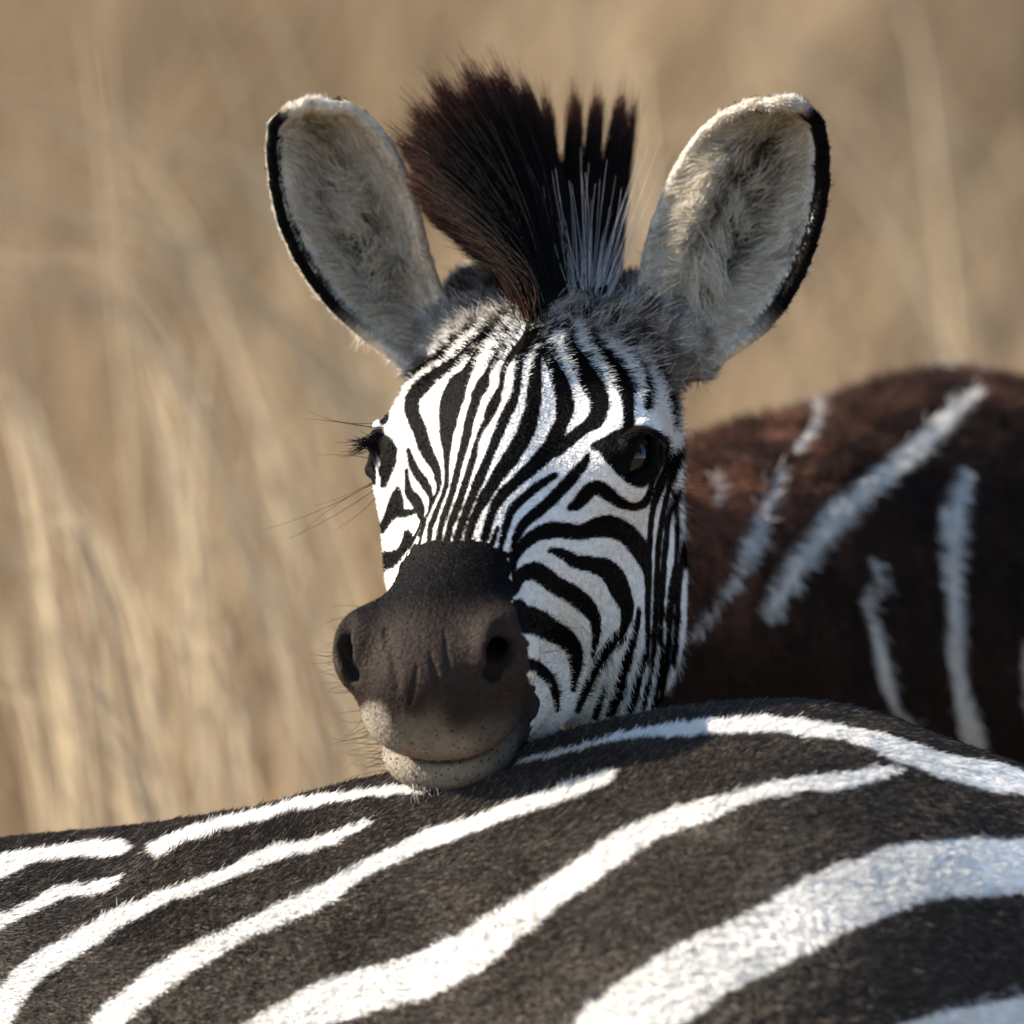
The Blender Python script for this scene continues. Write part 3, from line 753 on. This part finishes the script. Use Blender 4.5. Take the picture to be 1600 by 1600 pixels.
    # body
    bn = vnoise(q*np.array([1, 1, 0.35]), 45, 61)*0.6+vnoise(q, 18, 62)*0.4
    red = sstep(1420, 1080, x)*sstep(1060, 860, y)  # sunlit upper-left side painted into the coat as redder brown
    bc = mixc(DKBROWN[None]*np.ones((n, 1)), BROWN[None]*np.ones((n, 1)), np.clip((0.08+1.0*red+0.35*sstep(720, 600, y))*sstep(0.3, 0.72, bn)+0.15*red, 0, 1))
    bs = sample(BR, x, y)-2.5+6*(bn-0.5)
    side = np.sin((q[:, 0]*0.8+q[:, 2]*0.2+30*vnoise(q, 90, 6))/34.0)*12-5
    bs = np.where(vis & (y < 1260), bs, side)
    bc = mixc(bc, WHITE[None]*np.ones((n, 1))*0.9, sstep(-3, 3, bs))
    legs = (q[:, 2] < -700)
    lc = mixc(WHITE[None]*np.ones((n, 1))*0.85, DKBROWN[None]*np.ones((n, 1)), sstep(-0.2, 0.2, np.sin(q[:, 2]/22.0+2*vnoise(q, 60, 7))))
    lc = np.where((q[:, 2] < GZ+110)[:, None], BLACK[None], lc)
    bc = np.where(legs[:, None], lc, bc)
    c = c*(1-body[:, None])+bc*body[:, None]
    return np.clip(c, 0, 1), dict(l=l, ear=ear, tv=tv, body=body, nose=nose, x=x, y=y, crown=cr, inner=inner, rim=rim, lip=lipm, dark=k, deep=deep)
PK = raster([[(631,1162,1.5),(638,1172,4),(642,1183,5),(646,1191,5)]])

def adult_coat(q, nor):
    x, y = to_photo(q); n = len(q)
    s = sample(FW, x, y)+5.0*(vnoise(q, 12, 71)-0.5)+5*(vnoise(q, 40, 72)-0.5)
    vis = (-nor[:, 1] > -0.25) & (x > -290) & (x < 1880) & (y < 1890)
    pr = np.sin((q[:, 0]+0.45*q[:, 2]+60*vnoise(q, 300, 73))/36.0)*22-7
    s = np.where(vis, s, pr)
    dk = np.array([0.021, 0.016, 0.0135]); vn = vnoise(q, 30, 74)
    d = dk[None]*(0.7+0.6*vn[:, None])
    return mixc(d, np.array([[0.82, 0.80, 0.76]])*np.ones((n, 1)), sstep(-1.5, 1.5, s)), s

# ------------------------------------------------------------------ skin and fur materials
def skin_material():
    m, nt, out = mat_nodes('skin')
    at = nt.nodes.new('ShaderNodeAttribute'); at.attribute_name = 'coat'
    br = nt.nodes.new('ShaderNodeAttribute'); br.attribute_name = 'bare'
    b = nt.nodes.new('ShaderNodeBsdfPrincipled')
    tc = nt.nodes.new('ShaderNodeTexCoord')
    vo = nt.nodes.new('ShaderNodeTexVoronoi'); vo.inputs['Scale'].default_value = 250; vo.inputs['Randomness'].default_value = 1
    lt = nt.nodes.new('ShaderNodeMath'); lt.operation = 'LESS_THAN'; lt.inputs[1].default_value = 0.19
    nt.links.new(tc.outputs['Object'], vo.inputs['Vector']); nt.links.new(vo.outputs['Distance'], lt.inputs[0])
    pm = nt.nodes.new('ShaderNodeMath'); pm.operation = 'MULTIPLY'
    nt.links.new(lt.outputs[0], pm.inputs[0]); nt.links.new(br.outputs['Fac'], pm.inputs[1])
    dk = nt.nodes.new('ShaderNodeMix'); dk.data_type = 'RGBA'; dk.inputs[7].default_value = (0.02, 0.015, 0.012, 1)
    nt.links.new(pm.outputs[0], dk.inputs[0])
    n0 = nt.nodes.new('ShaderNodeTexNoise'); n0.inputs['Scale'].default_value = 260; n0.inputs['Detail'].default_value = 6
    nt.links.new(tc.outputs['Object'], n0.inputs['Vector'])
    mr = nt.nodes.new('ShaderNodeMapRange'); mr.inputs[3].default_value = 0.55; mr.inputs[4].default_value = 1.4
    nt.links.new(n0.outputs[0], mr.inputs[0])
    mu = nt.nodes.new('ShaderNodeVectorMath'); mu.operation = 'SCALE'
    nt.links.new(at.outputs['Color'], mu.inputs[0]); nt.links.new(mr.outputs[0], mu.inputs['Scale'])
    nt.links.new(mu.outputs[0], dk.inputs[6]); nt.links.new(dk.outputs[2], b.inputs['Base Color'])
    n1 = nt.nodes.new('ShaderNodeTexNoise'); n1.inputs['Scale'].default_value = 420; n1.inputs['Detail'].default_value = 5
    nt.links.new(tc.outputs['Object'], n1.inputs['Vector'])
    sb = nt.nodes.new('ShaderNodeMath'); sb.operation = 'SUBTRACT'
    n2 = nt.nodes.new('ShaderNodeTexNoise'); n2.inputs['Scale'].default_value = 95; n2.inputs['Detail'].default_value = 4
    mp = nt.nodes.new('ShaderNodeMapping'); mp.inputs['Scale'].default_value = (1.6, 1.0, 0.5)
    nt.links.new(tc.outputs['Object'], mp.inputs['Vector']); nt.links.new(mp.outputs[0], n2.inputs['Vector'])
    ad = nt.nodes.new('ShaderNodeMath'); ad.operation = 'MULTIPLY_ADD'; ad.inputs[1].default_value = 0.8
    nt.links.new(n2.outputs[0], ad.inputs[0]); nt.links.new(n1.outputs[0], ad.inputs[2])
    nt.links.new(ad.outputs[0], sb.inputs[0]); nt.links.new(pm.outputs[0], sb.inputs[1])
    bp = nt.nodes.new('ShaderNodeBump'); bp.inputs['Strength'].default_value = 0.8; bp.inputs['Distance'].default_value = 0.0016
    nt.links.new(sb.outputs[0], bp.inputs['Height']); nt.links.new(bp.outputs[0], b.inputs['Normal'])
    b.inputs['Roughness'].default_value = 0.62
    b.inputs['Specular IOR Level'].default_value = 0.03
    nt.links.new(b.outputs[0], out.inputs[0])
    return m
SKIN = skin_material()
COAT = fur_material('coat_hair', gloss=0.005, rough=0.35, trans=0.10, spec=0.06)
BACK = fur_material('back_hair', gloss=0.13, rough=0.25, trans=0.12, spec=0.5)
FUZZ = fur_material('muzzle_hair', gloss=0.008, rough=0.5, trans=0.1, spec=0.1)
MANE = fur_material('mane_hair', gloss=0.08, rough=0.22, trans=0.12, spec=0.12)
EARH = fur_material('ear_hair', gloss=0.08, rough=0.4, trans=0.35)

# ------------------------------------------------------------------ the foal: body mesh
gx_, gy_ = to_photo(foal_v)
wr = np.clip((sample(GR, gx_, gy_)+4)/10, 0, 1)*(foal_n[:, 1] < -0.2)*(to_head(foal_v.astype(f32))[:, 0] > 250)
foal_v = foal_v-foal_n*(wr*4)[:, None]
foal_c, foal_m = foal_coat(foal_v, foal_n)
FB = to_world(np.array([[BODY['mid'][0], BODY['mid'][1], GZ]]))[0]
foal = mesh_obj('zebra_foal', foal_v, foal_f, SKIN, base=FB, attrs={'coat': foal_c, 'bare': foal_m['nose'].astype(float)})
foal['label'] = 'young zebra with upright mane resting its chin on the other zebra\'s back'
foal['category'] = 'zebra'; foal['group'] = 'zebras'

# ------------------------------------------------------------------ the foal: coat
def foal_fur():
    M = foal_m; q = foal_v
    x, y = M['x'], M['y']
    front = sstep(-0.75, -0.1, -foal_n[:, 1])
    dens = np.full(len(q), 0.17)
    dens = np.where(M['body'] > 0.5, 0.03, dens)
    dens = np.where(M['nose'], 0.10, dens)
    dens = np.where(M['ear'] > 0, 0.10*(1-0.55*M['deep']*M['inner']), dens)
    dens = dens*(0.25+0.75*front)
    dens = np.where(q[:, 2] < -700, 0.003, dens)
    eye_skip = np.ones(len(q))
    for s in (1, -1):
        dd = np.linalg.norm(q-from_head(EYE_L[s]+EYE_DIR[s]*30), axis=1); eye_skip *= sstep(46, 60, dd)
    dens *= eye_skip*FUR
    tri, w = scatter(q, foal_f, dens)
    root = interp(q, tri, w); nor = nrm(interp(foal_n, tri, w))
    c, R = foal_coat(root, nor)
    n = len(root); l = R['l']; x, y = R['x'], R['y']
    ear, nose, body = R['ear'] > 0, R['nose'], R['body'] > 0.5
    face = ~(ear | nose | body)
    # growth direction
    out_ = np.sign(l[:, 1])[:, None]*AS[None]
    wf = sstep(110, -60, l[:, 0])[:, None]
    fl = out_*(0.9*wf)-AF[None]*0.45*wf-AF[None]*0.6*(1-wf)+out_*0.2*(1-wf)
    ck = (sstep(-120, -230, l[:, 2])*sstep(90, 170, np.abs(l[:, 1])))[:, None]
    fl = fl*(1-ck)+ck*np.array([[0.05, 0.15, -1.0]])
    cr = R['crown'][:, None]
    fl = fl*(1-cr)+cr*(out_*0.5-AF[None]*0.5+vnoise3(root, 30, 81)*1.0)
    fl[body] = np.array([0.25, 0.3, -0.75])+vnoise3(root[body], 70, 82)*0.5
    fl[nose] = np.array([0.0, 0.0, -1.0])
    L = np.full(n, 6.0)+6*sstep(-20, -140, l[:, 0])
    L += 9*R['crown']+8*sstep(-60, -170, l[:, 0])*(1-R['crown'])
    L += 14*sstep(900, 1060, y)*ck[:, 0]
    L[nose] = 5.0
    L[body] = 30
    L *= rng.uniform(0.65, 1.25, n)
    lift = np.full(n, 0.24)+0.16*R['crown']
    lift[body] = 0.6; lift[nose] = 0.35
    c = c*rng.uniform(0.82, 1.12, (n, 1))
    c[nose] *= 0.95
    dust = nose & (rng.random(n) < 0.05*sstep(930, 1000, y))
    c[dust] = c[dust]*1.5+np.array([0.05, 0.04, 0.03])
    r = np.full(n, 0.55); r[body] = 1.0; r[nose] = 0.45
    r += 0.1*R['crown']
    sel = face
    q_ = strands(root[sel], nor[sel], fl[sel], L[sel], lift[sel], jit=0.2, clump=(7.0, 0.15))
    hair_obj('coat_fur', q_, taper(sel.sum(), 4, r[sel]), np.clip(c[sel], 0, 1), COAT, foal, FB)
    sel = nose
    q_ = strands(root[sel], nor[sel], fl[sel], L[sel], lift[sel], K=3, jit=0.35)
    hair_obj('muzzle_fuzz', q_, taper(sel.sum(), 3, r[sel]), np.clip(c[sel], 0, 1), FUZZ, foal, FB)
    sel = body
    q_ = strands(root[sel], nor[sel], fl[sel], L[sel], lift[sel], jit=0.22, clump=(22.0, 0.2))
    hair_obj('back_fur', q_, taper(sel.sum(), 4, r[sel]), np.clip(c[sel], 0, 1), COAT, foal, FB)
    print('foal fur', n, face.sum(), nose.sum(), body.sum(), ear.sum())
    # ears: long pale hair inside, short on the rim and back
    sel = np.nonzero(ear)[0]
    e = R['ear'][sel]; t, v = R['tv'][sel, 0], R['tv'][sel, 1]; inn = R['inner'][sel]
    sg = np.where(e == 1, 1.0, -1.0)
    oe = np.where(e == 1, v, 1-v)
    nn = vnoise3(root[sel], 38, 91)
    f_ = np.stack([sg*np.where(oe < 0.62, 0.9, 0.9), np.zeros(len(sel)), np.full(len(sel), -0.15)], 1)+nn*0.55
    f_ = np.where((oe < 0.06)[:, None], np.stack([0.5*sg, 0*sg, 0.8+0*sg], 1), f_)
    f_ = np.where((oe > 0.93)[:, None], np.stack([-sg*0.5, 0*sg-0.4, 0.5+0*sg], 1), f_)
    f_ = np.where(inn[:, None], f_, np.array([[0, 0, 1.0]])+nn*0.3)
    Le = np.where(inn, 15+20*np.exp(-((oe-0.5)/0.3)**2)*sstep(1.0, 0.6, t), 15)
    Le = np.where((oe < 0.07) | (oe > 0.92) | (t > 0.93), 9, Le)*rng.uniform(0.7, 1.3, len(sel))
    le = np.where(inn, 0.45+0.25*(vnoise(root[sel], 22, 93)), 0.3)
    ce = c[sel]*1.02
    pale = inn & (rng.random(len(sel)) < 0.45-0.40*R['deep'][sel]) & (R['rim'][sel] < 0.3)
    ce[pale] = np.array([0.74, 0.67, 0.54])*rng.uniform(0.85, 1.1, (pale.sum(), 1))
    q_ = strands(root[sel], nor[sel], f_, Le, le, K=5, jit=0.12, clump=(20.0, 0.42), droop=0.10)
    for i in (1, 2):
        k = e == i
        hair_obj('ear_fur', q_[k], taper(k.sum(), 5, np.full(k.sum(), 0.75)), np.clip(ce[k], 0, 1), EARH, foal, FB)
foal_fur()

def ear_tufts():
    # longer locks inside the ears: (x0,y0, x1,y1, depth, width, count)
    T = [(500, 300, 560, 360, 330, 22, 160), (505, 345, 585, 372, 335, 20, 150), (535, 390, 552, 470, 345, 16, 170), (545, 450, 570, 540, 325, 22, 200), (600, 380, 560, 420, 330, 26, 140),
         (615, 440, 575, 470, 325, 26, 150), (520, 250, 580, 290, 330, 26, 130), (590, 300, 545, 320, 330, 22, 120),
         (1060, 395, 1085, 500, 225, 20, 330), (1075, 400, 1128, 470, 235, 22, 260), (1090, 330, 1140, 400, 265, 18, 190), (1110, 290, 1150, 350, 270, 20, 140), (1085, 470, 1115, 535, 225, 24, 200),
         (1165, 430, 1140, 500, 280, 20, 170), (1200, 330, 1150, 372, 285, 26, 130), (1200, 250, 1160, 300, 275, 26, 120), (1215, 400, 1165, 440, 280, 24, 130)]
    K = 6; t = np.linspace(0, 1, K)
    for (x0, y0, x1, y1, d, w, m) in T:
        Q = []; C = []
        a, b = P(x0, y0, d+22), P(x1, y1, d-14)
        dr = b-a; pr = np.array([-dr[2], 0, dr[0]])/np.linalg.norm(dr)
        curl = rng.uniform(-0.3, 0.3)
        for _ in range(int(m*0.6)):
            o = rng.normal(0, 1, 3)*w*np.array([1, .4, 1]); tip = rng.normal(0, 1, 3)*w*0.42
            e = b+tip-dr*rng.uniform(0, 0.45)
            Q.append((a+o)[None]*(1-t[:, None])+e[None]*t[:, None]+pr[None]*((curl+rng.normal(0, .06))*np.linalg.norm(dr)*4*t*(1-t))[:, None])
            C.append(np.array([0.76, 0.69, 0.56])*rng.uniform(0.75, 1.15))
        hair_obj('ear_tuft', np.array(Q), taper(len(Q), K, np.full(len(Q), 0.6), 0.3), np.clip(np.array(C), 0, 0.85), EARH, foal, FB)
ear_tufts()

def wisps(name, specs, mat, K=7, parent=None, base=None):
    """single hairs: (x0,y0,d0, x1,y1,d1, bow, radius, colour)"""
    Q = np.zeros((len(specs), K, 3)); Rr = np.zeros((len(specs), K)); C = np.zeros((len(specs), 3))
    t = np.linspace(0, 1, K)
    for i, (x0, y0, d0, x1, y1, d1, bow, r, cc) in enumerate(specs):
        a, b = P(x0, y0, d0), P(x1, y1, d1)
        nrm_ = np.array([-(b-a)[2], 0, (b-a)[0]])
        Q[i] = a[None]*(1-t[:, None])+b[None]*t[:, None]+nrm_[None]*(bow*4*t*(1-t))[:, None]
        Rr[i] = r*(1-0.75*t); C[i] = cc
    return hair_obj(name, Q, Rr, C, mat, parent, base)

# mane: stiff upright crest that fans out above the poll
def mane():
    G = [((832, 466, 150), (655, 322, 170)), ((836, 458, 190), (622, 215, 240)), ((846, 452, 235), (672, 140, 290)), ((858, 450, 255), (750, 104, 310)),
         ((872, 450, 275), (818, 132, 330)), ((886, 450, 295), (862, 150, 350)), ((905, 454, 310), (915, 150, 370)), ((928, 458, 320), (955, 152, 380)), ((948, 464, 325), (994, 150, 385))]
    G = [(P(*a), P(*b)) for a, b in G]
    n = 34000
    s = rng.random(n)**1.3*(len(G)-1)
    lock = np.where(s > 4.6, np.floor(s*1.15)*6.1, np.floor(s*7.0))                                        # hairs stand in locks
    lk = np.where(s > 4.6, (np.floor(s*1.15)+0.5)/1.15, (lock+0.5)/7.0)+np.sin(lock*12.9)*0.05
    tuft = (s > 4.6) & (rng.random(n) < 0.55)
    tight = np.where(tuft, 0.82, 0.12)
    A = np.zeros((n, 3)); B = np.zeros((n, 3))
    st = s*(1-tight)+lk*tight; st = np.clip(st+rng.normal(0, 0.06, n), 0, len(G)-1.001)
    for j in range(n):
        i = int(s[j]); f = s[j]-i; A[j] = G[i][0]*(1-f)+G[min(i+1, len(G)-1)][0]*f
        i = int(st[j]); f = st[j]-i; B[j] = G[i][1]*(1-f)+G[i+1][1]*f
    A += rng.normal(0, 1, (n, 3))*np.array([9, 40, 9]); A[:, 1] += 20+np.where(s > 4.2, 55, 0); B[:, 1] += np.where(s > 4.2, 55, 0)
    A[:, 2] -= 25
    lf = (1-0.5*rng.random(n)**2.2)*rng.uniform(0.88, 1.06, n)*(1-0.16*np.exp(-((s-4.55)/0.25)**2))*np.where(rng.random(n) < 0.10, 1.09, 1.0)*np.where(s > 4.6, np.where(tuft, 1.0, 0.74), 0.95+0.05*np.sin(lock*7.7))
    lf *= np.where(s > 4.7, 0.96, 1.0)
    B = A+(B-A)*lf[:, None]
    K = 7; t = np.linspace(0, 1, K)
    side = np.stack([np.where(s < 4.3, 1.0, -0.6), rng.normal(0, 0.3, n), np.full(n, 0.55)], 1)
    bow = (np.where(s < 4.3, 16+10*(4.3-s)/4.3, 6)+rng.normal(0, 5, n))
    Q = A[:, None]*(1-t[None, :, None])+B[:, None]*t[None, :, None]+side[:, None]*(bow[:, None]*4*t*(1-t))[:, :, None]
    Q += (rng.normal(0, 1, (n, 3))[:, None])*(t[None, :, None]**2*5)
    blk = np.array([0.007, 0.006, 0.0055]); red = np.array([0.10, 0.040, 0.027])
    tips = rng.uniform(-0.12, 0.12, n)[:, None]
    tipm = np.clip(tips+(t[None]*lf[:, None]-0.78)/0.25, 0, 1)*np.where(s < 1.0, 1.0, 0.85)[:, None]
    tipm = np.maximum(tipm, np.where(s < 0.6, 0.5, 0)[:, None]*(rng.random(n) < 0.25)[:, None])
    C = blk*(1-tipm[:, :, None])+red*tipm[:, :, None]*rng.uniform(0.6, 1.5, n)[:, None, None]
    hair_obj('mane', Q, taper(n, K, np.full(n, 0.7), 0.25), C, MANE, foal, FB)
    # pale guard hairs at the near side of the crest
    sp = []
    for _ in range(65):
        a = rng.random(); x0 = 885+a*75+rng.normal(0, 5); y0 = 452+rng.normal(0, 8)
        ang = (a-0.42)*0.85+rng.normal(0, 0.07); Lh = rng.uniform(70, 250)*(0.7+0.4*a)
        sp.append((x0, y0, 205+rng.normal(0, 12), x0+math.sin(ang)*Lh, y0-math.cos(ang)*Lh, 235, rng.normal(0, 0.02), 0.36, np.array([0.62, 0.62, 0.64])*rng.uniform(0.5, 1.1)))
    wisps('guard_hairs', sp, MANE, parent=foal, base=FB)
mane()

# forelock and crown wisps
def crown_wisps():
    ok = np.nonzero((foal_m['crown'] > 0.35) & (-foal_n[:, 1] > 0.15) & (foal_m['ear'] == 0))[0]
    i = rng.choice(ok, 1500); root = foal_v[i]+rng.normal(0, 2, (1500, 3)); nor = foal_n[i]
    l = to_head(root.astype(f32)).astype(float)
    fl = np.sign(l[:, 1])[:, None]*AS[None]*0.5-AF[None]*0.4+vnoise3(root, 24, 111)*0.9
    L = rng.uniform(18, 36, 1500); L[:60] *= 1.7
    q_ = strands(root, nor, fl, L, rng.uniform(0.35, 1.1, 1500), K=6, jit=0.3, clump=(14.0, 0.35))
    cc = np.array([0.46, 0.40, 0.34])*rng.uniform(0.15, 1.5, (1500, 1))
    hair_obj('forelock', q_, taper(1500, 6, np.full(1500, 0.6), 0.3), np.clip(cc, 0, 0.8), COAT, foal, FB)
crown_wisps()

# eyes, lids, lashes
def eye_material():
    m, nt, out = mat_nodes('eye')
    b = nt.nodes.new('ShaderNodeBsdfPrincipled'); at = nt.nodes.new('ShaderNodeAttribute'); at.attribute_name = 'coat'
    nt.links.new(at.outputs['Color'], b.inputs['Base Color'])
    b.inputs['Roughness'].default_value = 0.03; b.inputs['Specular IOR Level'].default_value = 0.35
    nt.links.new(b.outputs[0], out.inputs[0]); return m
EYEM = eye_material()
def eyeball(s):
    c = from_head(EYE_L[s]); w = nrm(np.asarray(EYE_DIR[s])@RM.astype(float))
    look = nrm(w+np.array([-0.15*s, -0.35, -0.10]))
    k = 40; th = np.linspace(0, math.pi, k); ph = np.linspace(0, 2*math.pi, 2*k, endpoint=False)
    a1 = nrm(np.cross(look, [0, 0, 1.0])); a2 = np.cross(a1, look)
    T, H = np.meshgrid(th, ph, indexing='ij')
    rad = EYE_R*(1+0.05*np.exp(-(T/0.5)**2))                 # cornea
    v = c+rad[..., None]*(np.cos(T)[..., None]*look+np.sin(T)[..., None]*(np.cos(H)[..., None]*a1+np.sin(H)[..., None]*a2))
    ix = np.arange(k*2*k).reshape(k, 2*k); jx = np.roll(ix, -1, 1)
    f = np.stack([ix[:-1], ix[1:], jx[1:], jx[:-1]], -1).reshape(-1, 4)
    tt = T.ravel(); pup = sstep(0.42, 0.36, np.hypot(np.sin(tt)*np.cos(H.ravel())*0.62, np.sin(tt)*np.sin(H.ravel())*1.3))
    iris = sstep(0.86, 0.80, tt)
    cc = np.array([[0.10, 0.085, 0.08]])*(1-iris[:, None])+np.array([[0.012, 0.008, 0.006]])*iris[:, None]
    cc = cc*(1-pup[:, None])+np.array([[0.004, 0.004, 0.006]])*pup[:, None]
    return mesh_obj('eye', v.reshape(-1, 3), f, EYEM, base=FB, parent=foal, attrs={'coat': cc})
EYE_OBJ = {1: eyeball(1), -1: eyeball(-1)}
def lashes():
    dk = np.array([0.012, 0.010, 0.009]); sp = []
    for _ in range(75):                                       # far eye: sweeping out past the outline
        a = rng.random(); x0 = 590+14*a+rng.normal(0, 2); y0 = 676+8*a+rng.normal(0, 2)
        Lh = rng.uniform(38, 66)*(1-0.3*a); an = rng.normal(2.02-0.35*a, 0.16)
        sp.append((x0, y0, 75, x0-math.sin(an)*Lh, y0-math.cos(an)*Lh*1.0+4, 60, rng.normal(0.10, 0.03), 0.95, dk))
    wisps('eyelashes', sp, COAT, parent=EYE_OBJ[-1], base=FB); sp = []
    for _ in range(110):                                      # near eye
        a = rng.random(); x0 = 968+66*a; y0 = 684-22*math.sin(a*2.6)+8*a*a*1.5
        Lh = rng.uniform(14, 30); an = rng.normal(1.0+1.5*a, 0.2)
        sp.append((x0, y0, -92+26*a, x0+math.sin(an)*Lh, y0-math.cos(an)*Lh*0.7+4, -104+24*a, rng.normal(-0.1, 0.05), 0.9, dk))
    wisps('eyelashes', sp, COAT, parent=EYE_OBJ[1], base=FB)
    br = []
    def W(x0, y0, d, x1, y1, bow, r=0.55, c=dk): br.append((x0, y0, d, x1, y1, d-25, bow, r, c))
    W(600, 668, 60, 480, 642, .05); W(596, 672, 60, 478, 655, -.03); W(598, 660, 60, 500, 655, .04); W(603, 742, 90, 410, 828, .04); W(602, 748, 90, 468, 836, -.05)
    W(604, 738, 90, 492, 790, .05); W(603, 752, 90, 450, 842, .03); W(600, 722, 90, 495, 712, -.05); W(605, 755, 90, 520, 830, .06)
    for _ in range(26):
        x0 = 1010+rng.uniform(-12, 26); y0 = 752+rng.uniform(-8, 22)
        W(x0, y0, -20, x0+rng.uniform(25, 85), y0+rng.uniform(8, 60), rng.normal(0, .05), 0.45)
    for _ in range(70):                                       # muzzle and chin whiskers
        a = rng.random(); x0 = np.interp(a, [0, .3, .55, 1], [572, 530, 570, 600])+rng.uniform(0, 12); y0 = np.interp(a, [0, .3, .55, 1], [945, 1040, 1130, 1210])
        an = rng.normal(np.interp(a, [0, .5, 1], [1.45, 1.75, 1.9]), 0.25); Lh = rng.uniform(18, 70)
        W(x0, y0, -200, x0-math.sin(an)*Lh, y0-math.cos(an)*Lh, rng.normal(0, .08), 0.4, np.array([0.05, 0.035, 0.028]))
    for _ in range(50):
        x0 = rng.uniform(640, 790); y0 = 1228-0.0012*(x0-690)**2+rng.normal(0, 5)
        W(x0, y0, -205, x0+rng.normal(4, 6), y0+rng.uniform(14, 34), rng.normal(0, .1), 0.5, np.array([0.5, 0.44, 0.36])*rng.uniform(0.4, 1.1))
    for _ in range(16):
        y0 = rng.uniform(960, 1050); x0 = 812+rng.uniform(-6, 10)
        W(x0, y0, -150, x0+rng.uniform(30, 75), y0+rng.uniform(-14, 8), rng.normal(0, .08), 0.45)
    wisps('whiskers', br, COAT, parent=foal, base=FB)
lashes()

# ------------------------------------------------------------------ the adult: body and coat
adult_c, _ = adult_coat(adult_v, adult_n)
AB = to_world(np.array([[-200.0, 100.0, GZ]]))[0]
adult = mesh_obj('zebra', adult_v, adult_f, SKIN, base=AB, attrs={'coat': adult_c, 'bare': np.zeros(len(adult_v))})
adult['label'] = 'adult zebra whose broad striped back and haunch fill the foot of the picture'
adult['category'] = 'zebra'; adult['group'] = 'zebras'
def adult_fur():
    q = adult_v; x, y = to_photo(q)
    inv = sstep(-260, -60, x)*sstep(1860, 1680, x)*sstep(1760, 1640, y)*sstep(-0.7, -0.2, -adult_n[:, 1])
    dens = (0.0015+0.36*inv)*FUR
    dens[q[:, 2] < -1200] = 0.0006
    tri, w = scatter(q, adult_f, dens)
    root = interp(q, tri, w); nor = nrm(interp(adult_n, tri, w))
    c, s = adult_coat(root, nor); n = len(root)
    xr, yr = to_photo(root)
    near = (xr > -260) & (xr < 1860) & (yr < 1760)
    dark_band = s < 0  # hairs rooted in a dark stripe
    fl = np.array([[0.75, 0.15, -0.55]])+vnoise3(root, 90, 101)*0.3
    L = rng.uniform(13, 22, n)*(1+0.25*(vnoise(root, 120, 102)-0.5)); L[~near] *= 1.6
    lift = rng.uniform(0.14, 0.36, n)
    v = rng.uniform(0.6, 1.35, (n, 1))
    c = np.where(dark_band[:, None], c*v, c*rng.uniform(0.88, 1.06, (n, 1)))
    br = dark_band & (rng.random(n) < 0.12)  # scattered paler hairs, painting glints into the dark stripes
    c[br] = c[br]*2.0+np.array([0.085, 0.067, 0.051])*rng.uniform(0.3, 1.8, (br.sum(), 1))
    r = np.where(near, 0.62, 2.2)
    q_ = strands(root, nor, fl, L, lift, jit=0.13, clump=(10.0, 0.14), seed=5)
    hair_obj('coat_fur', q_, taper(n, 4, r), np.clip(c, 0, 1), BACK, adult, AB)
    print('adult fur', n)
adult_fur()
